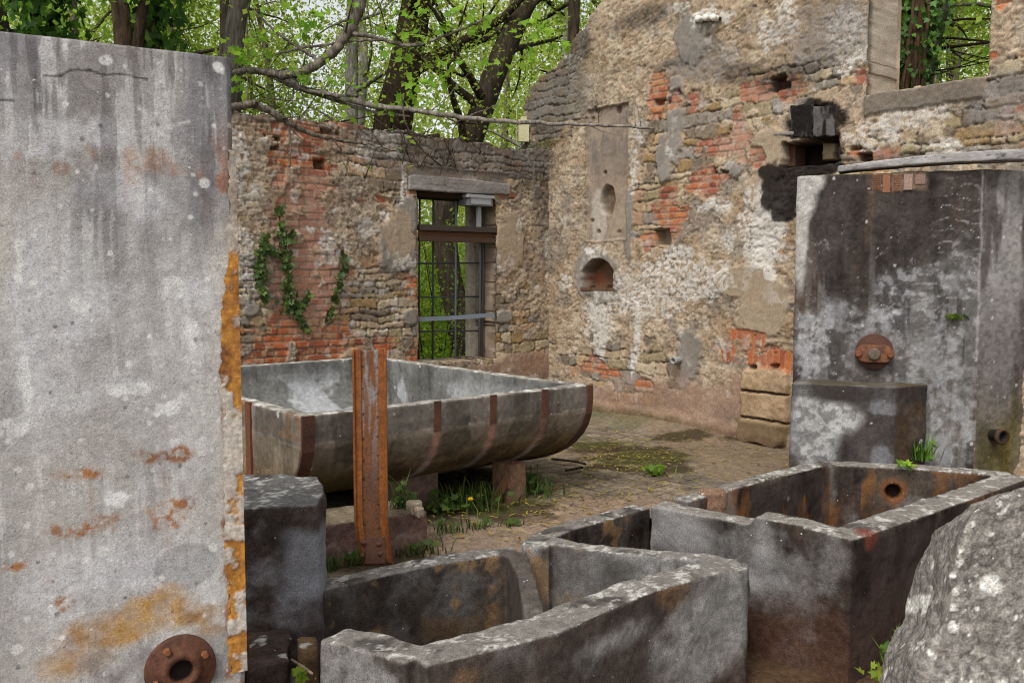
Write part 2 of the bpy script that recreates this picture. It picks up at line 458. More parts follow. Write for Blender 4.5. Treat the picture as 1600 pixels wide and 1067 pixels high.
# ================================================================== the two ruined walls
C0 = onz(857, 638, 0.0)
B_ = np.array([0.821, -1.0, 0.0]); B_ /= np.linalg.norm(B_)      # along the gable wall, towards the camera; also out of the window wall
A_ = np.array([-1.0, -0.821, 0.0]); A_ /= np.linalg.norm(A_)     # along the window wall, towards the camera; also out of the gable wall
Z_ = np.array([0, 0, 1.0])
def pA(px, py, off=0.0):
    p = onpl(px, py, C0 + B_ * off, B_); return np.dot(p - C0, A_), p[2]
def pB(px, py, off=0.0):
    p = onpl(px, py, C0 + A_ * off, A_); return np.dot(p - C0, B_), p[2]
def wA(u, z, off=0.0): return C0 * [1, 1, 0] + A_ * u + Z_ * z + B_ * off
def wB(u, z, off=0.0): return C0 * [1, 1, 0] + B_ * u + Z_ * z + A_ * off
def blob(u, z, lst, pf, f=9.0, amp=0.9, seed=3, p=2.0, soft=0.16, aniso=1.0):
    """union of measured patches with ragged edges -> 0..1"""
    n = (fbm(u, z * aniso, None, f, 5, seed) - 0.5) * amp
    M = np.full_like(u, -9.0)
    for (px, py, rx, ry) in lst:
        c = pf(px, py); e = pf(px + rx, py); t = pf(px, py - ry)
        ru, rz = abs(e[0] - c[0]), abs(t[1] - c[1])
        r = (np.abs((u - c[0]) / ru) ** p + np.abs((z - c[1]) / rz) ** p) ** (1 / p)
        M = np.maximum(M, (1 - r) * min(1.0, 4 * min(ru, rz) + 0.5))
    return sm(-soft, soft, M + n * 0.6)
def rect(u, z, px0, py0, px1, py1, pf, soft=0.012, wob=0.012, seed=5):
    a = pf(px0, py1); b = pf(px1, py0); 
    ul, uh = min(a[0], b[0]), max(a[0], b[0]); zl, zh = min(a[1], b[1]), max(a[1], b[1])
    w1 = (fbm(u, z, None, 8, 3, seed) - 0.5) * 2 * wob; w2 = (fbm(u, z, None, 8, 3, seed + 9) - 0.5) * 2 * wob
    d = np.minimum(np.minimum(u + w1 - ul, uh - u - w1), np.minimum(z + w2 - zl, zh - z - w2))
    return sm(-soft, soft, d)
STONES = np.array([S(168,146,116), S(150,122,80), S(136,126,112), S(176,158,128), S(120,106,90), S(164,130,100), S(142,132,120), S(150,134,100), S(178,150,112), S(128,112,92)])
BRICKS = np.array([S(172,94,60), S(182,104,62), S(156,84,58), S(170,102,78), S(142,80,62), S(186,116,72)])

def masonry(u, z, pf, A):
    """rubble, brick patches, eroded render, limewash: one wall's relief and its real colours"""
    n8 = fbm(u, z, None, 8, 5, A['s']); n3 = fbm(u, z, None, 2.2, 5, A['s'] + 50); n30 = fbm(u, z, None, 30, 4, A['s'] + 9)
    n60 = fbm(u, z, None, 62, 3, A['s'] + 19, gain=0.7)
    wu = u + 0.09 * (fbm(u, z, None, 5, 6, A['s'] + 1, gain=.68) - .5); wz = z + 0.080 * (fbm(u * .7, z, None, 5, 6, A['s'] + 2, gain=.68) - .5)
    d, sid = courses(wu, wz, A['rows'], A['wid'], A['s'] + 3)
    d = d + 0.012 * (n30 - .5)
    col = STONES[np.clip((sid * len(STONES)).astype(int), 0, len(STONES) - 1)]
    col = col * (0.70 + 0.34 * n8 + .34 * n30 + 0.34 * (n60 - .5))[:, None]
    body = sm(0.002, 0.014, d)
    h = body * (0.008 + 0.014 * hash1((sid * 9999).astype(int), 5)) + 0.008 * (n30 - .5) * body
    mort = mix(S(150,130,106), S(112,98,84), n8) * (0.75 + 0.5 * n60)[:, None]
    col = mix(mort, col, sm(0.0, 0.012, d))
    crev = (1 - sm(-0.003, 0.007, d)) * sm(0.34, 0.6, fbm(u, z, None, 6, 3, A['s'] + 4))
    col = mix(col, S(56,46,38), crev * 0.75); h -= crev * 0.02  # crevices darkened: soil in the gaps, plus painted shade to deepen the relief
    # brick patches
    bm_ = blob(u, z, A['brick'], pf, 10, 1.35, A['s'] + 5)
    bu = u + 0.012 * (n8 - .5); bz = z + 0.014 * (fbm(u, z, None, 3, 3, A['s'] + 6) - .5)
    bd, bid = courses(bu, bz, (0.070, 0.080), (0.22, 0.25), A['s'] + 7, True)
    bcol = BRICKS[np.clip((bid * 5.99).astype(int), 0, 5)] * (0.72 + 0.5 * n8 + .3 * (n60 - .5))[:, None]
    fade = blob(u, z, A['fade'], pf, 6, 1.0, A['s'] + 8, soft=0.5)
    bcol = mix(bcol, S(186,142,120), fade * (0.40 + 0.5 * n8))
    bcol = mix(bcol, S(170,142,118) * (.8 + .4 * n60)[:, None], sm(.52, .66, fbm(u, z, None, 17, 5, A['s'] + 44, con=2)) * .75)
    if 'hot' in A: bcol = bcol * (1 + blob(u, z, A['hot'], pf, 6, .9, A['s'] + 77, soft=.3)[:, None] * np.array([.06, -.04, -.26]))
    bbody = sm(0.003, 0.010, bd)
    bcol = mix(mix(S(160,132,108), S(120,98,80), n8), bcol, bbody)
    bh = 0.010 * bbody * (1 - .5 * fade) + 0.014 * (hash1((bid * 9999).astype(int), 6) - .5) + .006 * (n30 - .5)
    gone = (hash1((bid * 9999).astype(int), 8) > 0.95) & (fade < .3)
    bh = np.where(gone, bh - 0.06 * bbody, bh); bcol = np.where(gone[:, None], bcol * 0.5, bcol)
    col = mix(col, bcol, bm_); h = h * (1 - bm_) + bh * bm_
    # radial brick of arches
    for (cx, cy, r0, r1, a0, a1) in A.get('arch', []):
        c = pf(cx, cy); e = pf(cx, cy - 100); k = abs(e[1] - c[1]) / 100
        du, dz = u - c[0], z - c[1]
        rr = np.hypot(du, dz); an = np.degrees(np.arctan2(dz, du))
        q = (rr > r0 * k) & (rr < r1 * k) & (an > a0) & (an < a1)
        t = (an / 57.3 * (r0 + r1) / 2 * k) / 0.072
        dd = np.minimum(t % 1, 1 - t % 1) * 0.072
        ac = BRICKS[(hash1(np.floor(t).astype(int), 12) * 3.99).astype(int)] * (0.8 + 0.45 * n8)[:, None]
        ac = ac * np.array([1.05, .98, .70]); ac = mix(S(176,140,112), ac, sm(0.002, 0.009, dd))
        qq = q * sm(.30, .42, .55 * n8 + .45 * fbm(u, z, None, 19, 4, A['s'] + 88, con=2)); q = q & (qq > .3)
        col = mix(col, ac, qq); h = np.where(q, 0.022 * sm(0.002, 0.01, dd) + .006 * n30, h)
        bm_ = np.maximum(bm_, q * 1.0)
    # render coat, eroded: what is left of it covers stones
    ex = blob(u, z, A['bare'], pf, 7, 1.3, A['s'] + 10, soft=0.35)
    P = sm(0.36, 0.50, 0.62 * n3 + 0.38 * n8 + A['cover'] - 0.62 * ex - 0.42 * bm_)
    pc = mix(A['p0'], A['p1'], fbm(u, z, None, 1.6, 5, A['s'] + 11, con=2.2)); pc = mix(pc, A['p2'], sm(.5, .85, fbm(u, z, None, 3.3, 4, A['s'] + 12, con=2)) * .7)
    pc = mix(pc, A['p3'], sm(.55, .85, fbm(u, z, None, 5.3, 5, A['s'] + 42, con=2)) * .6)
    pc = pc * (0.56 + 0.42 * n30 + 0.50 * n60)[:, None]
    fl = fbm(u * .75, z * 1.35, None, 6.5, 6, A['s'] + 45, gain=.64, con=1.8) * 9          # flaking in layers
    ff = fl - np.floor(fl); fe = (1 - sm(.0, .16, ff)) * sm(.38, .62, fbm(u, z, None, 3.1, 4, A['s'] + 46)); lay = hash1(np.floor(fl).astype(int), 4)
    pc = pc * (.90 + .22 * lay)[:, None]; pc = mix(pc, pc * .42, fe * .62)  # flake edges darkened, painting the short shadows beneath them
    agg = spots(u, z, .034, .6, .003, .014, A['s'] + 47); pc = mix(pc, pc * 1.45, agg * .35)
    rg = ridge(fbm(u + .1 * n8, z * 1.5, None, 7, 5, A['s'] + 13), 0.03) * sm(.4, .6, fbm(u, z, None, 2.6, 3, A['s'] + 14)) * sm(.35, .6, n30 + .1)
    ph = 0.024 + 0.010 * (n8 - .5) + 0.008 * (n30 - .5) + 0.0035 * (n60 - .5) - 0.010 * rg
    pit = sm(.63, .8, fbm(u, z * 1.6, None, 16, 4, A['s'] + 40, con=2)) * .8
    ph -= .010 * pit; ph += .0018 * (np.floor(fl) - 4.5) - .005 * fe + .0025 * agg
    pc = mix(pc, pc * 0.36, np.maximum(rg * .85, pit * .5))
    col = mix(col, pc, P); h = h * (1 - P) + ph * P + P * (1 - P) * .01
    # smooth cement and plaster repairs
    for (key, c0, c1, lift, am) in (('cement', S(150,142,132), S(122,114,104), .042, .9), ('smooth', S(172,150,124), S(156,138,112), .044, .8), ('pinkish', S(162,130,108), S(138,106,88), .03, 1.1)):
        if key in A:
            m = blob(u, z, A[key], pf, 8, am, A['s'] + 20 + len(key), soft=.14 if key != 'pinkish' else .5) * (1 - .8 * bm_)
            cc = mix(c0, c1, n3) * (0.84 + 0.2 * n30 + .14 * n60)[:, None]
            col = mix(col, cc, m * (.92 if key != 'pinkish' else .75)); h = h * (1 - m) + (lift + .010 * (n8 - .5) + .004 * n30) * m
    # limewash
    if 'white' in A:
        W = blob(u, z, A['white'], pf, 11, 1.5, A['s'] + 30, soft=.13)
        W = W * sm(.35, .50, fbm(u, z, None, 30, 5, A['s'] + 31, gain=.7) + .02) * (1 - .8 * fe * P) * (.82 + .18 * n60) 
        W = np.maximum(W, sm(.72, .80, fbm(u, z, None, 9, 5, A['s'] + 32, con=2) * .6 + .4 * n3) * A.get('wl', .55))
        if 'solidwhite' in A: W = np.maximum(W, blob(u, z, A['solidwhite'], pf, 8, 1.0, A['s'] + 34, soft=.08) * sm(.24, .36, .6 * n30 + .4 * n60))
        col = mix(col, mix(S(218,212,203), S(186,178,166), n8), W * .90); h += W * .004
    # grime that sits on the wall: grey weathering under the coping, soot, algae at the foot
    for (key, c) in (('dirt', S(72,66,60)), ('soot', S(30,26,24)), ('moss', S(70,74,30)), ('greyed', S(126,120,114))):
        if key in A:
            m = blob(u, z, A[key], pf, 6, 1.2, A['s'] + 60 + len(key), soft=.45 if key != 'soot' else .15)
            m = m * (.45 + .55 * sm(.2, .7, n30)) if key != 'soot' else m
            col = mix(col, c * (.7 + .6 * n30)[:, None], m * (.82 if key != 'soot' else .95))
    lum = col.mean(axis=1, keepdims=True); col = lum + (col - lum) * .88
    return h, np.clip(col * .92, 0.004, 0.9)

# ---- window wall
TOPA = [pA(x, y) for x, y in ((300,166),(362,176),(430,182),(500,192),(545,194),(575,203),(600,205),(638,203),(660,208),(700,213),(740,222),(800,232),(857,236))]
_tu = np.array([t[0] for t in TOPA])[::-1]; _tz = np.array([t[1] for t in TOPA])[::-1]
def topA(u): return np.interp(u, _tu, _tz)
wl, wr = pA(652, 430)[0], pA(773, 430)[0]
wb, wt = pA(690, 566)[1], pA(690, 296)[1]
AW = dict(s=101, rows=(0.06, 0.15), wid=(0.13, 0.40), cover=0.12,
    p0=S(170,146,118), p1=S(150,126,100), p2=S(132,118,104), p3=S(180,162,136),
    brick=[(470,212,58,26),(545,192,45,10),(475,275,48,42),(460,250,40,30),(468,335,44,50),(485,420,55,75),(460,500,45,40),(480,540,78,42),(440,560,40,25),(600,536,16,18),(575,312,36,7),(643,440,12,10),(646,462,10,8),(646,556,12,10),(640,295,10,12),(792,305,14,6)],
    fade=[(478,300,60,30),(470,350,55,50),(500,425,70,75),(480,490,40,20)],
    bare=[(600,480,70,75),(400,500,40,90),(760,262,110,28),(600,262,60,40),(690,235,120,26),(800,550,60,26),(640,330,25,12),(778,500,14,40)],
    white=[(376,392,18,48),(372,245,14,50),(398,300,10,12),(385,430,12,35),(512,378,10,22),(517,402,16,14),(483,357,10,7),(600,225,36,22),(622,215,14,16),(598,335,10,9),(628,410,16,9),(632,285,8,30),(810,345,6,14),(855,400,4,60),(560,262,16,8),(570,240,14,10)],
    cement=[(640,495,12,10),(430,470,12,10),(480,522,24,9),(375,470,14,8),(620,385,30,45),(636,340,18,30),(785,495,13,10),(392,484,14,10)],
    smooth=[(622,370,24,40),(795,385,20,50)], hot=[(480,535,90,40),(430,560,50,30),(470,205,40,20),(600,536,18,20),(475,255,40,12),(645,450,14,30),(646,556,14,12)],
    dirt=[(700,222,140,20),(820,262,50,38),(850,300,20,60),(400,182,60,8),(600,205,60,10),(690,262,30,18)], greyed=[(700,252,110,30),(830,240,40,30)], pinkish=[(820,575,70,22)])
def keepA(u, z):
    n = (fbm(u, z, None, 7, 4, 11) - .5)
    t = topA(u) + 0.05 * (fbm(u, u * 0, None, 9, 3, 12) - .5) + 0.03 * (np.floor(fbm(u, u * 0, None, 6, 2, 13) * 5) / 5 - .5)
    j = 0.022 * n
    hole = (u < wl + j) & (u > wr + j) & (z > wb + j) & (z < wt)
    return (z < t) & ~hole & (z > -0.8)
def funA(u, z):
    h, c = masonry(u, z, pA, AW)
    for (x0, y0, x1, y1) in ((490, 249, 507, 263), (362, 340, 371, 372)):       # missing bricks
        m = rect(u, z, x0, y0, x1, y1, pA, .008, .01)
        h = h - m * .10; c = mix(c, c * .5, m)
    lm = rect(u, z, 636, 273, 795, 304, pA, .01, .004)
    h = h * (1 - lm) - .005 * lm
    near = 1 - sm(0, .05, np.minimum(np.abs(u - wl) + 9 * ((z > wt) | (z < wb)), 9))
    h = h * (1 - .5 * near)
    return h, c
def edgeA(u, z, d, c):
    n = fbm(u + d, z, None, 9, 4, 33)
    reveal = (u < wl + .06) & (u > wr - .06) & (z > wb - .06) & (z < wt + .05)
    return np.where(reveal[:, None], mix(S(160,142,122), S(120,106,92), n), mix(S(98,88,76), S(70,70,44), n * .8))
uA1 = 6.2
wallA = thing('stone_wall', 'ruined rubble and brick wall with barred window, left of the corner', 'wall', wA(wl, 0))
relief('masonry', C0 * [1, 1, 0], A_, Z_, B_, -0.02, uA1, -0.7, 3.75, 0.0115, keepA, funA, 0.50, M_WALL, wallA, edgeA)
# lintel, sill, steel
def boxA(mb, px0, py0, px1, py1, o0, o1, c, nz=0.0):
    a = pA(px0, py1); b = pA(px1, py0)
    u = (a[0] + b[0]) / 2; z = (a[1] + b[1]) / 2
    mb.box(wA(u, z, (o0 + o1) / 2), (abs(a[0] - b[0]), abs(o1 - o0), abs(b[1] - a[1])), (A_, B_, Z_), c)
def rock_col(base, dark, s, k=6):
    return lambda v, n: mix(base, dark, fbm(v[:, 0], v[:, 1], v[:, 2], k, 5, s, con=2.2)) * (.8 + .4 * fbm(v[:, 0], v[:, 1], v[:, 2], 30, 3, s + 1))[:, None]
def slabA(name, pts_px, o0, o1, mat, colf, parent, vox=.012, amp=.004, seed=4):
    q = [pA(x, y) for x, y in pts_px]
    f = [wA(u, z, o1) for u, z in q]; b = [wA(u, z, o0) for u, z in q]; n = len(q)
    v = f + b
    fc = [list(range(n)), list(range(n, 2 * n))[::-1]] + [[i, (i + 1) % n, n + (i + 1) % n, n + i] for i in range(n)]
    return solid(name, [(v, fc)], vox, mat, parent, colf, None, amp, 12, 1, seed)
def lintel_col(v, n):
    u = (v - C0) @ A_; g = fbm(u * 1.5, v[:, 2] * 30, v[:, 1] * 2, 1, 5, 8)
    c = mix(S(158,152,146), S(112,106,102), g)
    return mix(c, S(74,66,58), (ridge(fbm(u * 2, v[:, 2] * 26, None, 1, 4, 18), .03)) * .7)
slabA('lintel', [(637,276),(646,273),(720,279),(795,288),(795,305),(700,301),(650,297),(637,297)], -.06, .035, M_WOOD, lintel_col, wallA)
mb = MB(); boxA(mb, 636, 297, 790, 304, -.48, -.07, S(58,44,34)); mb.build('lintel_plank', M_WOOD, wallA)
slabA('sill', [(648,563),(776,566),(776,576),(648,573)], -.47, -.02, M_CONC, rock_col(S(168,158,140), S(124,116,98), 5), wallA)
# the I beam across the opening
bmx = MB()
rc = S(96,66,46); rd = S(70,52,40)
boxA(bmx, 655, 359.5, 777, 373.5, -.030, -.018, rc)
boxA(bmx, 655, 356, 777, 359.4, -.075, .03, S(64,56,50)); boxA(bmx, 655, 373.6, 777, 376.5, -.075, .03, rd)
bmx.build('steel_beam', M_RUST, wallA, False)
# pale rear jamb of the opening
mb = MB(); 
cj = pA(744, 430)
slabA('rear_jamb', [(763,318),(786,318),(786,566),(763,566)], -.49, -.40, M_CONC, rock_col(S(176,170,154), S(140,132,116), 6, 4), wallA, .014, .004)
# the grille: three uprights, four cross bars, one bent strap
gr = put('window_grille', None, wallA); gr.empty_display_size = .1
gr.location = (0, 0, wb)
def barA(mb, a, b, off, r, c):
    p, q = pA(*a, off=off), pA(*b, off=off)
    mb.tube([wA(*p, off), wA(*q, off)], r, 6, c)
gm = S(62,64,66)
g_off = -.22
for k, x in enumerate((655, 677, 712.5)):
    m = MB(); barA(m, (x + (1 if k == 0 else 0), 300), (x - 1, 566), g_off, .013, gm if k < 2 else S(112,122,132)); v, f, c = m.data()
    put('upright_bar', mesh_np('upright_bar', v - np.array(wallA.location) - np.array(gr.location), f, c, M_STEEL), gr)
for y in (411, 463.5, 517):
    m = MB(); barA(m, (645, y + 1), (751, y), g_off - .02, .011, gm); v, f, c = m.data()
    put('cross_bar', mesh_np('cross_bar', v - np.array(wallA.location) - np.array(gr.location), f, c, M_STEEL), gr)
m = MB(); a = wA(*pA(648, 499, -.03), -.03); b = wA(*pA(700, 497, -.04), -.04); d_ = wA(*pA(772, 492, .03), .03)
for p, q in ((a, b), (b, d_)):
    t = (q - p); L = np.linalg.norm(t); t = t / L; up = np.cross(B_, t); m.box((p + q) / 2, (L + .01, .008, .05), (t, np.cross(up, t), up), S(118,126,136))
v, f, c = m.data(); put('steel_strap', mesh_np('steel_strap', v - np.array(wallA.location) - np.array(gr.location), f, c, M_STEEL, False), gr)
m = MB(); barA(m, (751, 304), (749, 567), g_off - .02, .022, S(96,98,98)); barA(m, (756, 304), (754, 567), g_off + .03, .012, S(72,70,68)); v, f, c = m.data()
put('side_frame', mesh_np('side_frame', v - np.array(wallA.location) - np.array(gr.location), f, c, M_STEEL), gr)
# floodlight box on its post, in the opening
fl = thing('floodlight', 'small grey floodlight box under the window lintel, on a short post', 'lamp', wA(*pA(752, 357, -.05), -.05))
m = MB(); boxA(m, 729, 308, 766, 321, -.15, .05, S(104,104,106)); boxA(m, 727, 306.5, 768, 308.6, -.16, .065, S(150,150,152)); m.build('housing', M_STEEL, fl, False)
m = MB(); boxA(m, 732, 310, 763, 319, .051, .056, S(150,152,154)); m.build('glass', M_STEEL, fl, False)
m = MB(); boxA(m, 748.5, 321, 754, 357, -.06, -.025, S(150,152,152)); m.build('post', M_STEEL, fl, False)

# ---- gable wall
EDGE = [(800,640),(812,236),(815,215),(818,165),(828,140),(842,122),(868,108),(885,85),(902,58),(922,30),(945,0),(985,-60),(1020,-120)]
_eb = [pB(*e) for e in EDGE]
_ez = np.array([e[1] for e in _eb]); _eu = np.array([e[0] for e in _eb])
NW = dict(l=pB(1358, 80)[0], r=pB(1548, 80)[0], b=pB(1358, 150)[1])
NW['b'] = (pB(1358, 150)[1] + pB(1545, 119)[1]) / 2
AB = dict(s=301, rows=(0.06, 0.16), wid=(0.12, 0.36), cover=0.22, wl=.35,
    p0=S(170,148,122), p1=S(154,130,100), p2=S(132,122,110), p3=S(186,168,142),
    brick=[(1028,150,17,36),(1058,160,14,16),(1085,160,9,20),(1105,285,33,26),(1130,228,40,16),(1155,215,16,36),(1045,332,26,42),(1015,375,12,14),(1185,142,28,16),(1238,140,24,18),(1185,246,18,18),(1380,243,24,18),(1345,240,14,10),(1585,170,22,10),(1570,5,14,9),(1555,88,9,8),(960,585,18,8),(930,570,20,12),(1010,600,20,8),(1195,585,30,14),(1205,548,16,12),(1345,120,12,16)],
    fade=[(1155,225,25,40),(1140,300,10,30),(1185,150,20,12),(1380,243,18,12),(1200,590,25,10)],
    arch=[(1150,800,232,285,79.5,100.5),(1212,850,266,302,85,97)],
    bare=[(1090,220,90,70),(1230,140,110,45),(960,570,100,32),(860,160,40,70),(1400,240,70,30),(1540,210,60,50),(1020,330,50,60),(1000,640,60,30),(900,640,60,20),(1580,130,30,30)],
    white=[(1195,355,36,60),(1000,460,70,34),(1055,440,55,34),(940,500,24,36),(1118,440,30,26),(885,440,11,13),(930,395,16,10),(1232,30,20,36),(1205,55,18,26),(1330,70,34,44),(1322,30,26,22),(1370,210,40,24),(1430,180,60,20),(1480,240,40,22),(895,95,13,12),(1105,28,20,14),(1000,210,8,20),(992,260,6,40),(1120,320,24,12),(1060,400,26,14),(1305,250,8,16),(1140,375,10,18),(1050,240,8,8),(1065,12,12,8),(1135,30,16,10)],
    solidwhite=[(1205,345,28,34),(1192,390,32,30),(1205,425,8,16),(939,520,13,34),(935,490,16,20),(998,532,5,40),(990,565,5,22)],
    cement=[(1082,62,28,44),(1100,40,20,24),(1056,200,14,60),(1058,150,14,30),(935,432,34,44),(1080,553,23,38),(1068,590,14,14),(985,350,7,60),(1040,250,12,40),(1150,265,14,14)],
    hot=[(1195,580,50,40),(1040,330,30,14),(1028,150,18,40),(1570,5,16,12),(1555,90,10,10),(960,590,40,20)],
    smooth=[(1195,480,44,58),(1190,300,26,30),(1170,440,50,30),(1205,245,36,40)],
    pinkish=[(1080,640,110,44),(960,640,60,34),(1180,610,40,40)],
    dirt=[(850,165,34,60),(870,130,20,40),(835,255,30,45),(1230,120,60,24),(1160,115,40,16),(1060,100,40,10),(1480,150,70,8),(1000,655,90,10),(1400,250,60,8),(1000,30,60,16),(900,80,30,40)],
    soot=[(1224,300,30,42),(1255,266,64,16),(1304,235,13,34),(1292,262,28,14),(1225,322,22,24),(1275,190,46,34),(1216,275,16,14)], moss=[(950,642,80,9),(838,228,30,7),(1060,660,60,7),(1195,662,50,10)],
    greyed=[(880,150,60,40),(1300,50,80,50),(1560,160,50,50),(1100,100,60,30)])
def keepB(u, z):
    n = (fbm(u, z, None, 6, 4, 21) - .5)
    e = np.interp(z, _ez, _eu) + .07 * (np.floor(fbm(z * 0, z, None, 8, 2, 22) * 5) / 5 - .4) + .05 * n
    low = z < topA(0) - .05
    e = np.where(low, -0.48, e)
    j = .012 * n
    win = (u > NW['l'] + j) & (u < NW['r'] + j) & (z > NW['b'] + 1.5 * j)
    return (u > e) & ~win & (z > -.8)
def recess(u, z, h, c, r, depth, dark=.6, seed=5, wob=.012, arch=0.0, soft=.010):
    m = rect(u, z, *r, pB, soft, wob, seed)
    if arch:
        a = pB(r[0], r[3]); b = pB(r[2], r[1]); cu = (a[0] + b[0]) / 2; hw = abs(a[0] - b[0]) / 2; zt = max(a[1], b[1])
        m = m * sm(-.01, .01, (zt - arch * hw * ((u - cu) / hw) ** 2) - z)
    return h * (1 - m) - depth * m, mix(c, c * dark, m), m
def funB(u, z):
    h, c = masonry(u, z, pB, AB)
    n8 = fbm(u, z, None, 8, 4, 61); n30 = fbm(u, z, None, 30, 4, 62)
    # the recessed mortar panel, streaked
    m = rect(u, z, 919, 161, 983, 376, pB, .012, .012, 71)
    pc = mix(S(158,140,122), S(128,116,104), fbm(u, z * .7, None, 6, 5, 63, con=2.2)); pc = mix(pc, S(112,104,98), sm(.5, .8, fbm(u * 1.2, z * .5, None, 5, 4, 64, con=2)) * sm(*sorted((pB(950, 330)[1], pB(950, 170)[1])), z))
    lw = blob(u, z, [(935,340,12,40)], pB, 9, .7, 75)
    pc = mix(pc, S(186,178,166), lw * .6)
    c = mix(c, pc * (.85 + .3 * n30)[:, None], m); h = h * (1 - m) + (-.012 + .01 * (n8 - .5)) * m
    lip = rect(u, z, 916, 157, 986, 379, pB, .012, .012, 71) * (1 - m); h += lip * .012
    c = mix(c, c * .75, lip * .7)
    for (x, y, rx, ry, dp) in ((948,313,11,22,.09),(944,270,2.5,3,.03),(966,172,4,6,.03),(932,172,4,5,.03),(924,345,3,3,.02),(966,362,3,3,.02),(934,362,3,3,.02),(925,185,3,3,.02)):
        q = blob(u, z, [(x, y, rx, ry)], pB, 14, .3, 76, soft=.14)
        h -= dp * q; c = mix(c, S(104,84,64) * (.6 + .6 * n30)[:, None], q * .8)
    # niche with a shelf, putlog holes
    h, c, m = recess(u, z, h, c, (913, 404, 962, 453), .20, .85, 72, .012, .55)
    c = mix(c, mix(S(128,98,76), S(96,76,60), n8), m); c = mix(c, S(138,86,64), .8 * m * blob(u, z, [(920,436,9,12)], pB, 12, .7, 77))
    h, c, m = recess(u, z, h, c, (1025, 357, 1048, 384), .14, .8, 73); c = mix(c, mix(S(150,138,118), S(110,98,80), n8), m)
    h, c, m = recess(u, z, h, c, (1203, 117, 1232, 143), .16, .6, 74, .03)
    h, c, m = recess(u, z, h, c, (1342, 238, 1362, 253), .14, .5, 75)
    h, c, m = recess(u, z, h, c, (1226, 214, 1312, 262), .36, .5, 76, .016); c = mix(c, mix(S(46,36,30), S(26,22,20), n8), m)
    gl = rect(u, z, 1268, 218, 1290, 250, pB, .01, .02, 78); c = mix(c, mix(S(176,158,130), S(140,122,98), n8), gl); h = h + gl * .18
    h, c, m = recess(u, z, h, c, (1172, 572, 1184, 590), .05, .5, 79); h, c, m = recess(u, z, h, c, (1207, 570, 1219, 588), .05, .5, 80)
    # dressed blocks of the buried pier, foot
    bp = blob(u, z, [(1198,635,38,58)], pB, 6, .25, 81, p=8, soft=.06)
    za = [pB(1195, y)[1] for y in (612, 655)]
    dj = np.min([np.abs(z - k + .02 * (n8 - .5)) for k in za], axis=0)
    bc = mix(S(178,154,124), S(148,122,94), n8) * (.8 + .4 * n30)[:, None]; bc = mix(S(60,48,38), bc, sm(.003, .014, dj))
    low = 1 - sm(za[1] - .06, za[1] + .02, z); bc = mix(bc, mix(S(84,70,46), S(58,50,30), n30), low * .85)
    c = mix(c, bc, bp * .95); h = h * (1 - bp) + bp * (.07 * sm(.002, .02, dj) + .02 * (n8 - .5) + .03 * low + .008 * n30)
    # foot of the wall: projecting footing
    ft = 1 - sm(.10, .24, z + .06 * (n8 - .5)); h += ft * .05; c = mix(c, mix(S(128,104,84), S(104,84,64), n30), ft * .6)
    # plastered left jamb margin and cement under the opening
    zz = NW['b']; sl = sm(.012, -.012, np.abs(z - (zz - .09 + .04 * (n8 - .5))) - .09) * sm(NW['l'] - .03, NW['l'], u) * (1 - sm(NW['r'] - .05, NW['r'] - .02, u))
    c = mix(c, mix(S(122,112,100), S(100,92,84), n30), sl * .9); h = h * (1 - sl) + sl * (.045 + .008 * n30)
    return h, c
def edgeB(u, z, d, c):
    n = fbm(u + d, z, None, 9, 4, 34)
    rv = (np.abs(u - NW['l']) < .08) & (z > NW['b'] - .1)
    cc = mix(mix(S(98,86,72), S(74,70,44), n), c, .3)
    return np.where(rv[:, None], mix(S(196,182,164), S(178,162,142), n), cc)
wallB = thing('gable_wall', 'tall ruined gable wall with flaking limewash and an upper window gap', 'wall', wB(2.5, 0))
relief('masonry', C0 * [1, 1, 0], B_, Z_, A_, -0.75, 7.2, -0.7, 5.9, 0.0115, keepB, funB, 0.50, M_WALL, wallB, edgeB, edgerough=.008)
def boxB(mb, px0, py0, px1, py1, o0, o1, c, ref=0.0):
    a = pB(px0, py1, ref); b = pB(px1, py0, ref)
    mb.box(wB((a[0] + b[0]) / 2, (a[1] + b[1]) / 2, (o0 + o1) / 2), (abs(a[0] - b[0]), abs(o1 - o0), abs(b[1] - a[1])), (B_, A_, Z_), c)
def slabB(name, pts_px, o0, o1, mat, colf, parent, vox=.012, amp=.004, seed=4):
    q = [pB(x, y) for x, y in pts_px]; n = len(q)
    v = [wB(u, z, o1) for u, z in q] + [wB(u, z, o0) for u, z in q]
    fc = [list(range(n)), list(range(n, 2 * n))[::-1]] + [[i, (i + 1) % n, n + (i + 1) % n, n + i] for i in range(n)]
    return solid(name, [(v, fc)], vox, mat, parent, colf, None, amp, 14, 1, seed)
char = lambda v, n: mix(S(34,31,30), S(92,88,86), sm(.5, .85, fbm(v[:, 0] * 2, v[:, 1] * 2, v[:, 2] * .7, 6, 4, 44, con=2)))
o = slabB('charred_beam', [(1239,166),(1272,164),(1272,216),(1240,215)], -.3, .045, M_WOOD, char, wallB, .010, .008, 5)
o = slabB('charred_beam', [(1273,167),(1306,166),(1307,213),(1273,215)], -.3, .035, M_WOOD, char, wallB, .010, .006, 6)
slabB('stone_ledge', [(1203,210),(1244,206),(1244,212),(1204,214)], -.2, .05, M_CONC, rock_col(S(130,124,116), S(112,106,98), 9), wallB)
mb = MB(); boxB(mb, 1224, 217, 1234, 259, -.28, -.10, S(76,50,36)); mb.build('iron_plate', M_RUST, wallB, False)
# niche grate and shelf
mb = MB(); boxB(mb, 911, 450, 964, 454, -.12, .05, S(96,72,54)); boxB(mb, 926, 446, 928.5, 453, -.02, .055, S(84,58,42)); boxB(mb, 952, 445, 954.5, 453, -.02, .055, S(84,58,42)); mb.build('niche_shelf', M_RUST, wallB, False)
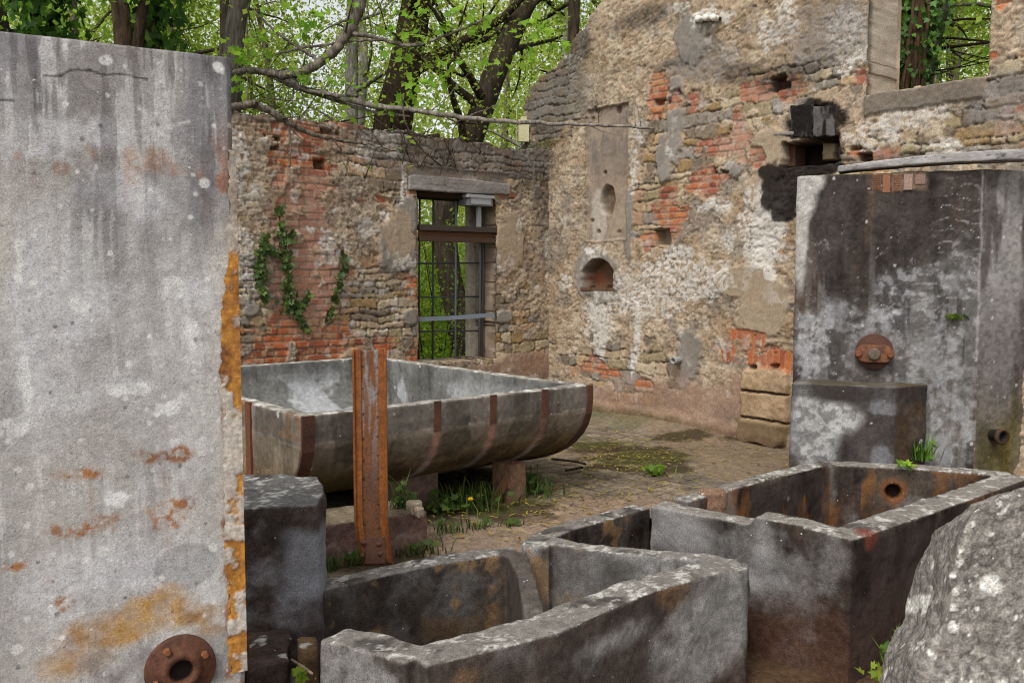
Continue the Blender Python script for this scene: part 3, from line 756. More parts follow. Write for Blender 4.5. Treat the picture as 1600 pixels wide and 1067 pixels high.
# porcelain insulators on an iron strap
ins = put('insulator_rail', None, wallB); ins.location = tuple(wB(*pB(1110, 32), .06) - np.array(wallB.location))
bp_ = np.array(wallB.location) + np.array(ins.location)
mb = MB(); p0 = wB(*pB(1093, 36), .055); p1 = wB(*pB(1131, 31), .055)
t = (p1 - p0); L = np.linalg.norm(t); t /= L; mb.box((p0 + p1) / 2, (L, .03, .03), (t, A_, np.cross(t, A_)), S(54,44,38))
v, f, c = mb.data(); put('rail', mesh_np('rail', v - bp_, f, c, M_RUST, False), ins)
for x, y in ((1102,33),(1114,31),(1126,31)):
    mb = MB(); mb.lathe(wB(*pB(x, y), .06), A_, [(0, -.01), (.030, -.01), (.034, .02), (.026, .035), (.036, .05), (.036, .075), (.022, .09), (.012, .092), (0, .092)], 16, S(226,222,212))
    v, f, c = mb.data(); put('insulator', mesh_np('insulator', v - bp_, f, c, M_CERAM), ins)
# stub of a drain spout
mb = MB(); q = pB(1066, 562); mb.lathe(wB(q[0], q[1], 0), A_, [(.034, 0), (.040, .10), (.040, .16), (.028, .16), (.024, .06)], 16, S(150,148,146)); mb.build('spout', M_CONC, wallB)
# ================================================================== ground and paving
def col_ground(v, n):
    g = fbm(v[:, 0], v[:, 1], None, .8, 5, 5); g2 = fbm(v[:, 0], v[:, 1], None, 6, 4, 6)
    c = mix(S(104,78,58), S(74,60,46), g); far = sm(9, 14, np.hypot(v[:, 0], v[:, 1]))
    c = mix(c, mix(S(84,80,44), S(66,72,30), g), far)
    return c * (.7 + .6 * g2)[:, None]
mb = MB()
rr = np.concatenate([np.linspace(0, 14, 140), np.geomspace(14.5, 700, 50)]); aa = np.linspace(0, 2 * np.pi, 160, endpoint=False)
v = np.array([[r * math.sin(a), 3 + r * math.cos(a), 0] for r in rr for a in aa])
v[:, 2] = -.56 + .05 * (fbm(v[:, 0], v[:, 1], None, 3, 4, 7) - .5) + sm(16, 60, np.hypot(v[:, 0], v[:, 1])) * 2.0
i = np.arange(len(rr) - 1)[:, None] * len(aa); j = np.arange(len(aa))[None]; k = (j + 1) % len(aa)
f = np.stack([i + j, i + len(aa) + j, i + len(aa) + k, i + k], -1).reshape(-1, 4)
g = put('ground', mesh_np('ground', v, [f], col_ground(v, None), M_SOIL)); g['kind'] = 'structure'

def w2(p): return np.array(p[:2])
LINE = [onz(330, 935, .12), onz(500, 912, .12), onz(800, 857, .12), onz(838, 842, .12), onz(1010, 787, .12), onz(1075, 777, .25), onz(1290, 718, .25), onz(1700, 718, .25)]
LX = np.array([p[0] for p in LINE]); LY = np.array([p[1] for p in LINE])
def floorkeep(u, s):
    p = C0[:2] + u[:, None] * A_[:2] + s[:, None] * B_[:2]
    n = .05 * (fbm(u, s, None, 5, 3, 9) - .5)
    return p[:, 1] > np.interp(p[:, 0], LX, LY) + .03 + n
def pf(px, py):
    p = onz(px, py, 0) - C0; return np.dot(p, A_), np.dot(p, B_)
def fblob(u, s, lst, f=4, amp=.9, seed=3, soft=.25):
    n = (fbm(u, s, None, f, 5, seed) - .5) * amp; M = np.full_like(u, -9.)
    P = C0[:2] + u[:, None] * A_[:2] + s[:, None] * B_[:2]
    for px, py, rx, ry in lst:
        c = onz(px, py); ex = abs(onz(px + rx, py)[0] - c[0]); ey = abs(onz(px, py - ry)[1] - c[1])
        M = np.maximum(M, 1 - np.hypot((P[:, 0] - c[0]) / ex, (P[:, 1] - c[1]) / ey))
    return sm(-soft, soft, M + n)
def ffun(u, s):
    P = C0[:2] + u[:, None] * A_[:2] + s[:, None] * B_[:2]
    n3 = fbm(u, s, None, 1.5, 5, 41); n8 = fbm(u, s, None, 8, 4, 42); n30 = fbm(u, s, None, 30, 4, 43)
    c = mix(S(124,114,99), S(96,88,77), n3); c = mix(c, S(138,122,104), sm(.5, .8, fbm(u, s, None, 2.3, 4, 44, con=2)) * .6)
    h = .010 * (n8 - .5) + .05 * (fbm(u, s, None, .9, 2, 45) - .5)
    # square quarry tiles over the middle of the yard
    tm = fblob(u, s, [(930,730,150,60),(860,760,120,40),(1000,700,100,24)], 2, .5, 46, .12)
    tu, ts = u + .01 * (n8 - .5), s + .01 * (n8 - .5)
    T = .17
    g1 = np.minimum(tu % T, T - tu % T); g2 = np.minimum(ts % T, T - ts % T); gd = np.minimum(g1, g2)
    tid = hash1(np.floor(tu / T).astype(int) + 300 * np.floor(ts / T).astype(int), 3)
    tc = mix(S(134,120,101), S(104,95,82), tid)
    c = mix(c, tc * (.75 + .45 * n8)[:, None], tm * .8)
    ln = (1 - sm(.003, .011, gd)) * tm; c = mix(c, S(66,54,42), ln * .9); h -= ln * .007 - .004 * (tid - .5) * tm
    # smooth screed, dark mossy dirt, pinkish sandstone kerb
    sc = fblob(u, s, [(1160,710,110,36),(1080,665,110,18)], 2, .5, 47, .1); c = mix(c, mix(S(138,118,96), S(112,98,82), n8), sc * .85); h += sc * .012
    sc = fblob(u, s, [(925,708,60,10)], 2, .4, 57, .1); c = mix(c, mix(S(140,122,98), S(118,104,86), n8), sc * .85); h += sc * .010
    pk = .55 * fblob(u, s, [(730,845,110,34),(860,812,120,22),(960,790,80,14)], 3, .7, 48, .3); c = mix(c, mix(S(164,136,114), S(136,112,94), n8), pk * .85); h += pk * .02 * (n8)
    dk = fblob(u, s, [(1000,718,80,20),(960,702,90,10),(920,694,60,6),(1075,686,44,5),(1040,735,40,10),(760,790,110,22),(700,760,120,30),(560,885,70,12),(620,870,60,10),(1180,690,60,5)], 5, 1.2, 49, .3)
    c = mix(c, mix(S(72,60,40), S(54,48,34), n30), dk * .9); h += dk * .012 * n30
    ms = fblob(u, s, [(960,652,100,10),(930,690,80,6),(1020,665,60,6),(760,780,110,20),(1000,716,60,12)], 6, 1.3, 50, .3); c = mix(c, mix(S(92,96,44), S(70,76,36), n30), ms * .38)
    crk = ridge(fbm(u, s, None, 1.7, 4, 51), .010); c = mix(c, S(64,52,42), crk * .6); h -= crk * .006
    # rising dirt bank along the gable foot
    bank = 1 - sm(0, .5, -( (P - C0[:2]) @ -A_[:2] )); h += .10 * np.clip(bank, 0, 1) * sm(4.5, 1.0, s)
    c = c * (.58 + .46 * n30 + .34 * fbm(u, s, None, 60, 3, 53, con=2) + .2 * (n8 - .5))[:, None]
    return h, c
fl_ = relief('stone_floor', C0 * [1, 1, 0], A_, B_, Z_, -0.05, 6.4, -0.05, 7.8, .0145, floorkeep, ffun, .62, M_FLOOR, None, lambda u, s, d, c: mix(c, S(96,72,56), np.full(len(u), .6)), back=False, edgerough=.02)
fl_['kind'] = 'structure'

# ================================================================== concrete vessels
def crust(v, n, dark, mid, light, s, top=None, low=None, zlow=(-.5, .1), streak=.6, lite=.5):
    """cast concrete: tone clouds, run-off streaks, pale efflorescence, lichen on what faces the sky, soil-brown foot"""
    a = fbm(v[:, 0], v[:, 1], v[:, 2], 1.6, 5, s, con=2.2); b = fbm(v[:, 0], v[:, 1], v[:, 2], 6, 5, s + 1, con=2)
    t = fbm(v[:, 0] * 9, v[:, 1] * 9, v[:, 2] * 1.1, 1, 4, s + 2, con=2); k = fbm(v[:, 0], v[:, 1], v[:, 2], 34, 3, s + 3, con=1.8)
    c = mix(dark, mid, np.clip(a * .6 + b * .5 + (t - .5) * streak, 0, 1))
    ef = sm(.52, .76, fbm(v[:, 0], v[:, 1], v[:, 2] * .8, 2.4, 5, s + 4, con=2.2) * .75 + .25 * b)
    c = mix(c, light, ef * lite)
    if low is not None:
        w = 1 - sm(zlow[0], zlow[1], v[:, 2] + .25 * (b - .5)); c = mix(c, low, w * .85)
    if top is not None:
        u = sm(.55, .85, n[:, 2]); c = mix(c, mix(top, dark, sm(.58, .9, b) * .7), u * .88)
        c = mix(c, S(196,194,186), u * sm(.62, .74, .6 * fbm(v[:, 0], v[:, 1], v[:, 2], 11, 4, s + 6, con=2) + .4 * fbm(v[:, 0], v[:, 1], v[:, 2], 45, 3, s + 7, con=2.2)) * .7)
    li = spots(v[:, 0], v[:, 1], .16, .5, .006, .03, s + 8, v[:, 2]); c = mix(c, S(186,184,176), li * .75 * sm(.4, .6, a + .2 * b))
    return c * (.60 + .46 * k + .34 * fbm(v[:, 0], v[:, 1], v[:, 2], 75, 2, s + 9, con=2.2))[:, None]

# ---- big slab on the left
ES = ony(362, 90, 3.6); ZS = ES[2]
dS = np.array([1, .56, 0]) / math.hypot(1, .56); nS = np.array([dS[1], -dS[0], 0])     # along it to the right; out of it to the camera
def pS(px, py, off=0.0):
    p = onpl(px, py, ES + nS * off, nS); return np.dot(p - ES, dS), p[2]
def wS(t, z, off=0.0): return np.array([ES[0], ES[1], 0]) + dS * t + Z_ * z + nS * off
slab = thing('concrete_slab', 'tall pale grey concrete slab with rust stains, filling the left side', 'concrete slab', wS(-.9, -.56))
def col_slab(v, n):
    t = (v - ES) @ dS; z = v[:, 2]
    a = fbm(t, z, None, 1.3, 5, 501, con=2.2); b = fbm(t, z, None, 5, 5, 502, con=2.0); k = .55 * fbm(t, z, None, 45, 4, 503, con=2.2) + .45 * fbm(t, z, None, 95, 2, 508, con=2.4)
    st = fbm(t * 9, z * .9, None, 1, 5, 504, con=2.2); k2 = fbm(t, z, None, 16, 4, 505, con=2)
    zz = lambda y: 1.75 + (HOR - y) / F * 3.4
    up = sm(zz(520), zz(120), z + .35 * (a - .5) + .25 * (st - .5))
    c = mix(S(192,188,183), S(160,157,156), np.clip(a * .4 + st * .7 - .1, 0, 1))
    c = mix(c, mix(S(146,143,145), S(98,95,98), np.clip(.65 * st + .5 * b - .1, 0, 1)), up * .92)
    c = mix(c, S(170,164,156), sm(.55, .8, fbm(t, z, None, 2.1, 4, 506, con=2)) * .5)
    sbl = lambda lst, f=8, amp=1.1, seed=510, soft=.3: blob(t, z, lst, pS, f, amp, seed, soft=soft)
    c = mix(c, S(198,196,198), sbl([(60,480,50,130),(110,500,40,110),(40,560,16,80),(90,210,60,30),(150,210,40,20),(120,480,60,40),(200,600,40,16),(300,460,60,30),(200,300,50,40),(50,230,60,24),(190,900,120,40),(420,470,30,20)], 7, 1.5, 511, .45) * .75)
    fs = sm(.60, .74, fbm(t * 26, z * 2.2, None, 1, 5, 551, con=2.3)) * sm(.35, .6, fbm(t, z, None, 2.5, 4, 552, con=2)); c = mix(c, S(206,204,202), fs * .5)
    fs = sm(.62, .76, fbm(t * 20, z * 1.5, None, 1, 5, 553, con=2.3)) * up; c = mix(c, S(92,86,86), fs * .5)
    c = mix(c, S(222,220,216), sbl([(42,600,8,40),(20,670,20,12),(185,780,16,12),(265,635,22,10),(205,607,30,9),(300,520,8,24),(268,450,14,16),(130,480,20,14),(30,400,8,30),(165,95,10,6),(340,100,8,10)], 22, 1.6, 512, .12) * .8)
    c = mix(c, S(150,148,148), sbl([(290,885,50,36)], 5, .5, 513, .06) * .6)
    # rust: blotches and a band above the flange
    ru = sbl([(55,230,16,12),(140,240,18,12),(205,260,16,22),(245,250,18,18),(280,265,16,12),(30,245,10,10),(95,265,14,8),(140,740,34,9),(90,742,14,8),(260,712,50,9),(140,825,40,12),(265,800,28,18),(25,885,28,8),(100,948,11,11),(70,905,12,5),(310,275,8,8)], 13, 1.7, 514, .32)
    ru = ru * (.25 + .75 * sm(.40, .62, .5 * k2 + .5 * fbm(t, z, None, 40, 4, 518, con=2.2)))
    dr = np.maximum(sbl([(55,260,7,50),(205,310,8,60),(280,300,6,60),(140,790,6,50),(260,770,8,70),(318,300,5,40)], 10, .9, 519, .4), 0); ru = np.maximum(ru, dr * .35 * st)
    c = mix(c, mix(S(176,116,60), S(132,84,48), b), ru * (.9 - .5 * sm(zz(500), zz(300), z)))
    ye = sbl([(250,950,60,28),(175,990,70,30),(130,1030,50,26),(300,965,70,20),(330,985,50,14)], 7, 1.3, 515, .4)
    c = mix(c, mix(S(186,140,62), S(150,108,58), b), ye * (.45 + .5 * k2))
    c = mix(c, mix(S(120,112,106), S(176,172,166), k2), sbl([(330,1020,46,40),(200,1040,80,24)], 9, 1.2, 516, .4) * .7)
    ed = sm(-.13, -.03, t + .06 * (b - .5)) * sm(zz(1000), zz(880), z) * sm(zz(250), zz(420), z)
    c = mix(c, S(192,184,172), ed * .5)
    rim = sm(-.085, -.055, t + .05 * (k2 - .5)) * sm(.35, .6, fbm(t, z, None, 4, 5, 517, con=2.4)) * sm(zz(140), zz(330), z)
    c = mix(c, mix(S(168,104,44), S(128,74,40), k2), rim * .8)
    # hair cracks, black and white lichen
    for ln, w, cc in (([(68,119),(95,119),(110,110),(140,110),(160,117),(188,116),(230,124)], .0040, S(58,52,50)), ([(0,157),(20,157)], .004, S(48,44,44)), ([(215,205),(250,200),(295,190)], .006, S(196,192,190)), ([(40,620),(42,640),(10,690)], .010, S(214,212,210)), ([(230,640),(245,648),(285,618)], .008, S(224,222,218))):
        q = [pS(*p) for p in ln]
        for (t0, z0), (t1, z1) in zip(q[:-1], q[1:]):
            L = max(1e-6, (t1 - t0) ** 2 + (z1 - z0) ** 2); e = np.clip(((t - t0) * (t1 - t0) + (z - z0) * (z1 - z0)) / L, 0, 1)
            dd = np.hypot(t - t0 - e * (t1 - t0), z - z0 - e * (z1 - z0)) + (.008 if w > .005 else .0022) * (k2 - .5)
            c = mix(c, cc, (1 - sm(w * .5, w * 1.6, dd)) * .8)
    c = mix(c, S(226,224,220), spots(t, z, .075, .5, .002, .013, 520) * (.35 + .5 * b)); c = mix(c, S(216,214,208), spots(t, z, .2, .5, .006, .026, 521) * .8)
    c = mix(c, S(74,70,70), spots(t, z, .09, .45, .002, .011, 522) * .6); c = mix(c, S(84,80,78), spots(t, z, .03, .4, .001, .004, 523) * .35)
    c = mix(c, S(70,62,48), sm(.5, .8, n[:, 2]) * .85)
    dm = sm(.6, .78, k2 * .5 + b * .5) * .18; c = mix(c, S(108,102,100), dm)
    return c * (.84 + .32 * k)[:, None]
def rect_plan(t0, t1, o0, o1): return [wS(t0, 0, o0)[:2], wS(t1, 0, o0)[:2], wS(t1, 0, o1)[:2], wS(t0, 0, o1)[:2]]
def disp_slab(v, n):
    t = (v - ES) @ dS; k = fbm(t, v[:, 2], None, 20, 4, 530)
    return n * ((k - .5) * .002)[:, None]
zs = np.array([1, 1, 1, 1]) * ZS
solid('slab_body', [prism([wS(-1.30, 0, 0)[:2], wS(-.02, 0, 0)[:2], wS(0, 0, -.02)[:2], wS(0, 0, -.34)[:2], wS(-1.30, 0, -.34)[:2]], -.62, ZS)], .0062, M_CONC, slab, col_slab, disp_slab, .0018, 5, 2, 531)
# flaking steel angle that guards the corner
mb = MB()
nz_, nt_ = 420, 14
zz_ = np.linspace(.12, pS(362, 235)[1], nz_); tt_ = np.linspace(-.070, .006, nt_)
G, T_ = np.meshgrid(zz_, tt_, indexing='ij'); T_ = .006 + (T_ - .006) * (1 - .62 * sm(pS(362, 620)[1], pS(362, 300)[1], G)); G, T_ = G.ravel(), T_.ravel()
wob = (fbm(T_ * 0, G, None, 12, 5, 541, gain=.7) - .5) * .026 * (np.arange(len(T_)) % nt_ < 2)
k2 = fbm(T_, G, None, 16, 5, 542, con=2.2); k3 = fbm(T_ * .6, G, None, 3.5, 4, 543, con=2.2); k4 = fbm(T_, G, None, 50, 3, 544)
rusty = mix(S(186,130,56), S(130,82,46), k2); zf = (G - .12) / (zz_[-1] - .12)
pale = sm(.46, .60, k3 * .45 + k2 * .55 - .22 * np.exp(-((zf - .62) / .12) ** 2) - .3 * np.exp(-((zf - .06) / .08) ** 2) + .02 + .18 * sm(.60, .9, zf))
cc = mix(rusty, mix(S(186,176,164), S(146,132,118), k2 * sm(.5, .8, zf)), pale) * (.75 + .5 * k4)[:, None]
pp = np.array([wS(t + w, z, .0) for t, w, z in zip(T_, wob, G)]) + nS * (.0035 + .003 * pale + .003 * (k2 - .5))[:, None]
i = np.arange(nz_ - 1)[:, None] * nt_; j = np.arange(nt_ - 1)[None]
ff = np.stack([i + j, i + j + 1, i + nt_ + j + 1, i + nt_ + j], -1).reshape(-1, 4)
mb.add(pp, ff, cc)
side = np.array([[wS(.006, z, .009), wS(.007, z, -.09)] for z in zz_]).reshape(-1, 3); i = np.arange(nz_ - 1) * 2
mb.add(side, np.stack([i, i + 1, i + 3, i + 2], -1), np.repeat(cc.reshape(nz_, nt_, 3)[:, -1], 2, axis=0))
mb.build('corner_angle', M_RUST, slab)
def flange_parts(o, ax, R0, parent, root, bolts, seedcol=S(104,66,46), hub=True):
    rc_ = seedcol
    mb = MB()
    mb.lathe(o, ax, [(R0 * .98, -.005), (R0, 0), (R0, .022), (R0 * .96, .028), (R0 * .60, .028), (R0 * .56, .042), (R0 * .50, .048), (R0 * .36, .048), (R0 * .33, .030), (R0 * .32, .003), (0, .003)], 48, rc_)
    v, f, _ = mb.data()
    d = np.linalg.norm(np.cross(v - np.asarray(o), ax), axis=1) / R0
    c = mix(rc_, S(70,46,36), fbm(v[:, 0], v[:, 1], v[:, 2], 18, 4, 9, con=2)); c = mix(c, S(26,20,17), (d < .325) * .95)
    fp = put('flange', mesh_np('flange', v - np.array(root.location), f, c, M_RUST), root)
    h = np.array([0, 0, 1.0]); x = np.cross(h, ax); x /= np.linalg.norm(x); y = np.cross(ax, x)
    for a in bolts:
        p = np.asarray(o) + R0 * .76 * (math.cos(R(a)) * x + math.sin(R(a)) * y)
        mb = MB(); mb.lathe(p, ax, [(R0 * .11, .02), (R0 * .11, .045), (R0 * .09, .05), (0, .05)], 6, S(126,78,50)); v, f, c = mb.data()
        put('bolt', mesh_np('bolt', v - np.array(root.location), f, c, M_RUST, False), fp)
    return fp
tq, zq = pS(281, 1042)
flange_parts(wS(tq, zq, .004), nS, pS(336, 1042)[0] - tq, slab, slab, (28, 120, 200, 300))

# ---- tank on the right
LT = ony(1238, 600, 7.62); dT = np.array([1, -.378, 0]) / math.hypot(1, .378); nT = np.array([dT[1], -dT[0], 0])
def pT(px, py, off=0.0):
    p = onpl(px, py, LT + nT * off, nT); return np.dot(p - LT, dT), p[2]
def wT(t, z, off=0.0): return np.array([LT[0], LT[1], 0]) + dT * t + Z_ * z + nT * off
tr = pT(1530, 500)[0]; ZT = pT(1300, 273)[1]
dT2 = np.array([1, .22, 0]) / math.hypot(1, .22); RT = wT(tr, 0); nT2 = np.array([dT2[1], -dT2[0], 0])
tank = thing('concrete_tank', 'big blackened concrete tank with white crack lines, before the gable wall', 'tank', wT(.7, -.3))
def col_tank(v, n):
    t = (v - LT) @ dT; z = v[:, 2]
    a = fbm(t, z, None, 1.6, 5, 601, con=2.2); b = fbm(t, z, None, 6, 5, 602, con=2); k = fbm(t, z, None, 40, 4, 603, con=1.8)
    st = fbm(t * 8, z * .9, None, 1, 5, 604, con=2.3)
    zz = lambda y: pT(1380, y)[1]
    c = mix(S(38,35,34), S(78,71,66), np.clip(.45 * st + .5 * b, 0, 1)); c = mix(c, S(88,74,64), sm(.5, .8, fbm(t * 4, z * .7, None, 1, 4, 605, con=2)) * .6)
    pale = blob(t, z, [(1300,560,60,50),(1270,530,36,60),(1350,520,60,22),(1440,560,80,60),(1480,600,60,80),(1450,520,60,30),(1500,660,40,60),(1420,460,70,30),(1490,440,40,40),(1480,700,60,30),(1290,500,50,24),(1400,500,60,30),(1500,560,50,120),(1440,640,60,60),(1470,480,60,40)], pT, 7, 1.9, 606, soft=.5)
    c = mix(c, mix(S(172,172,173), S(118,117,118), st), pale * (.15 + .7 * sm(.35, .65, .5 * b + .5 * fbm(t, z, None, 18, 4, 641, con=2.2))))
    c = mix(c, mix(S(190,186,180), S(160,156,150), b), blob(t, z, [(1255,300,20,40),(1250,380,11,80),(1262,282,24,16)], pT, 5, .8, 607, soft=.3) * .9)
    wv = t + .12 * (fbm(t, z, None, 5, 6, 608, gain=.7) - .5); wz = z + .12 * (fbm(t, z, None, 5, 6, 609, gain=.7) - .5)
    ck = np.maximum(ridge(fbm(wv, wz, None, 2.6, 3, 610), .022), ridge(fbm(wv, wz * .8, None, 4.2, 5, 611), .022) * .8)
    ck = ck * sm(zz(330), zz(400), z) * sm(.3, .5, b + .15)
    c = mix(c, S(160,158,160), ck * .6 * sm(.35, .6, fbm(t, z, None, 12, 4, 618, con=2)))
    dr = sm(.58, .72, fbm(t * 13, z * .8, None, 1, 5, 619, con=2.4)) * sm(zz(340), zz(540), z + .3 * (a - .5)); c = mix(c, S(136,134,130), dr * .34)
    c = mix(c, mix(S(128,108,92), S(88,74,64), b), rect(t, z, 1360, 262, 1450, 300, pT, .02, .03, 640) * .9)
    hl = ridge((z * 11 + .8 * b) % 1.0, .06) * blob(t, z, [(1470,460,60,50),(1500,350,36,70)], pT, 4, .8, 612, soft=.3); c = mix(c, S(164,160,158), hl * .5)
    right = sm(tr - .005, tr + .01, t)
    rcol = mix(S(122,116,114), S(84,78,76), np.clip(st * .7 + b * .4, 0, 1)); rcol = mix(rcol, S(152,150,146), sm(.5, .75, fbm(t * 5, z * .8, None, 1, 5, 613, con=2.2)) * sm(zz(560), zz(420), z) * .7)
    rcol = mix(rcol, mix(S(104,92,40), S(70,62,36), b), (1 - sm(zz(680), zz(560), z)) * (.35 + .6 * st)); c = mix(c, rcol, right)
    c = mix(c, S(70,64,34), blob(t, z, [(1540,700,20,40)], pT, 5, .8, 614, soft=.4) * .6)
    seam = 1 - sm(.004, .014, np.abs(t - tr + .01 + .012 * (b - .5))); c = mix(c, mix(S(190,186,182), S(96,58,40), (z < zz(560)) * 1.0), seam * .28)
    c = mix(c, S(210,208,204), spots(t, z, .13, .4, .003, .016, 615) * .55); c = mix(c, S(200,198,192), spots(t, z, .5, .3, .012, .04, 616) * .7)
    c = mix(c, S(96,86,66), sm(.6, .85, n[:, 2]) * .7)
    rg = blob(t, z, [(1366,560,48,44)], pT, 7, .7, 617, soft=.3); c = mix(c, mix(S(130,122,118), S(60,50,46), b), rg * .6)
    return c * (.72 + .56 * k)[:, None]
pl = [wT(0, 0)[:2], wT(tr, 0)[:2], (RT + dT2 * 1.6)[:2], (RT + dT2 * 1.6 + [.1, 1.0, 0])[:2], (wT(0, 0) + np.array([.36, 1, 0]) * .55)[:2]]
solid('tank_body', [prism(pl, -.6, ZT)], .0125, M_DARK, tank, col_tank, None, .008, 5, 2, 620)
# the stepped plinth block at its foot
zb = pT(1300, 601, .31)[1]
t0, t1, t2 = pT(1235, 660, .30)[0], pT(1397, 660, .31)[0], pT(1447, 660, .06)[0]
def col_block(v, n):
    t = (v - LT) @ dT; z = v[:, 2]; b = fbm(v[:, 0], v[:, 1], z, 6, 5, 631, con=2); k = fbm(v[:, 0], v[:, 1], z, 40, 3, 632)
    c = mix(S(80,74,70), S(54,49,48), b)
    pale = blob(t, z, [(1275,680,34,54),(1300,650,40,24),(1255,640,14,60),(1265,655,30,40)], lambda x, y: pT(x, y, .27), 5, .7, 633, soft=.4)
    c = mix(c, mix(S(178,177,175), S(148,147,145), b), pale * (.45 + .55 * sm(.35, .6, fbm(v[:, 0], v[:, 1], z, 20, 4, 637, con=2))))
    c = mix(c, S(132,132,136), sm(.5, .75, fbm(v[:, 0], v[:, 1], z, 4, 4, 634, con=2)) * .55)
    c = mix(c, mix(S(52,46,42), S(84,66,48), b), sm(t1 - .01, t1 + .03, t) * .85); c = mix(c, S(58,53,50), sm(zb - .16, zb - .10, z + .05 * (b - .5)) * (n[:, 2] < .6) * .7); c = mix(c, S(92,84,66), sm(.6, .85, n[:, 2]) * .6)  # right chamfer painted dark as the block's shaded side
    c = mix(c, S(204,202,196), spots(v[:, 0], v[:, 1], .15, .5, .008, .035, 635, z) * .8)
    return c * (.74 + .5 * k)[:, None]
solid('foot_block', [prism([wT(t0, 0, .305)[:2], wT(t1 - .03, 0, .32)[:2], wT(t1 + .015, 0, .30)[:2], wT(t2, 0, .05)[:2], wT(t2, 0, -.1)[:2], wT(t0 + .05, 0, -.1)[:2]], -.3, zb)], .0115, M_DARK, tank, col_block, None, .009, 6, 3, 636)
# exposed hollow bricks along the broken top edge
for (x0, x1, y1, cc) in ((1363,1377,298,S(124,90,68)),(1379,1391,301,S(138,96,74)),(1394,1408,300,S(134,100,80)),(1412,1426,297,S(150,126,114)),(1430,1446,288,S(134,110,98))):
    a = pT(x0, y1); b = pT(x1, 272)
    mb = MB(); mb.box(wT((a[0] + b[0]) / 2, (a[1] + b[1]) / 2, -.019), (abs(b[0] - a[0]), .05, abs(b[1] - a[1])), (dT, nT, Z_), cc)
    if x0 in (1363, 1394):
        for q in np.linspace(a[1] + .012, b[1] - .012, 7): mb.box(wT((a[0] + b[0]) / 2, q, .0075), (abs(b[0] - a[0]) * .86, .008, .008), (dT, nT, Z_), cc * .8)
    mb.build('exposed_brick', M_WALL, tank, False)
# blind flange with a two-eared cover
tq, zq = pT(1366, 549); r0 = pT(1396, 549)[0] - tq
fo = wT(tq, zq, .006)
mb = MB(); mb.lathe(fo, nT, [(r0 * .98, -.01), (r0, 0), (r0, .035), (r0 * .95, .042), (0, .044)], 40, S(78,52,42)); v, f, c = mb.data()
c = mix(S(88,56,44), S(56,42,36), fbm(v[:, 0], v[:, 1], v[:, 2], 16, 4, 5)); fp = put('flange', mesh_np('flange', v - np.array(tank.location), f, c, M_RUST), tank)
def cover_piece():
    a = np.linspace(0, 2 * np.pi, 40, endpoint=False)
    rr_ = r0 * (.50 + .56 * np.abs(np.cos(a)) ** 2.6)
    pts = [(rr_[i] * math.cos(a[i]), rr_[i] * math.sin(a[i]) - .10 * r0) for i in range(40)]
    v = [fo + dT * x + Z_ * y + nT * .03 for x, y in pts] + [fo + dT * x * .96 + Z_ * y * .96 + nT * .09 for x, y in pts]
    fc = [list(range(40))[::-1], list(range(40, 80))] + [[i, (i + 1) % 40, 40 + (i + 1) % 40, 40 + i] for i in range(40)]
    return v, fc
cvr = solid('cover', [cover_piece()], .008, M_RUST, tank, rock_col(S(128,82,56), S(80,54,42), 12, 14), None, .003, 20, 2, 7)
mb = MB(); mb.lathe(fo - Z_ * .1 * r0, nT, [(r0 * .34, .08), (r0 * .33, .105), (r0 * .26, .11), (r0 * .10, .112), (0, .112)], 20, S(96,84,72)); mb.build('boss', M_RUST, tank)
for s_ in (-1, 1):
    mb = MB(); mb.lathe(fo + dT * s_ * r0 * .84 - Z_ * .1 * r0, nT, [(.028, .07), (.028, .115), (.022, .12), (0, .12)], 6, S(112,70,48)); mb.build('bolt', M_RUST, tank, False)
# outlet pipe on the turned face
pp_ = onpl(1551, 679, RT, nT2)
pdir = nT2 * .9 + np.array([.10, 0, 0]); pdir /= np.linalg.norm(pdir)
mb = MB(); mb.lathe(pp_, pdir, [(.046, -.03), (.046, .07), (.064, .072), (.066, .105), (.044, .108), (.036, .08), (.036, 0.01), (0, 0.01)], 28, S(84,64,48)); v, f, c = mb.data()
c = mix(S(96,72,50), S(54,44,36), fbm(v[:, 0], v[:, 1], v[:, 2], 20, 4, 3)); c = mix(c, S(20,16,14), (np.linalg.norm(np.cross(v - pp_, pdir), axis=1) < .056) * .8)
put('outlet_pipe', mesh_np('outlet_pipe', v - np.array(tank.location), f, c, M_RUST), tank)

# ---- the three troughs
def trough(name, label, ribs, colf, base, vox=.0115, disp=None, seed=1, amp=.008):
    r = thing(name, label, 'trough', base)
    solid('basin_walls', ribs, vox, M_DARK, r, colf, disp, amp, 7, 5, seed)
    return r
ZA = .12
q = lambda x, y, z=ZA: onz(x, y, z)
ZB = -.75
colA = lambda v, n: mix(crust(v, n, S(40,35,32), S(92,84,77), S(152,150,148), 701, S(128,123,116), S(84,64,54), (-.55, -.2), lite=.62),
    mix(S(166,132,92), S(120,92,64), fbm(v[:, 0], v[:, 1], v[:, 2], 9, 4, 702)), sm(.58, .70, fbm(v[:, 0], v[:, 1], v[:, 2], 3.2, 5, 703, con=2.2)) * sm(-.1, -.5, n[:, 1]) * (np.abs(n[:, 2]) < .6) * (v[:, 1] > 4.55 + .6 * v[:, 0]) * .62)
_colA = colA
def disc(p, r, z): return prism([(p[0] + r * math.cos(a), p[1] + r * math.sin(a)) for a in np.linspace(0, 2 * np.pi, 25)[:-1]], ZB, z)
fA0 = q(655, 1024); fAd = q(1140, 884) - fA0; fAd[2] = 0; fAd /= np.linalg.norm(fAd); fAn = np.array([fAd[1], -fAd[0], 0]); fA0 = fA0 + fAn * .11
def pFA(x, y):
    p = onpl(x, y, fA0, fAn); return np.dot(p - fA0, fAd), p[2]
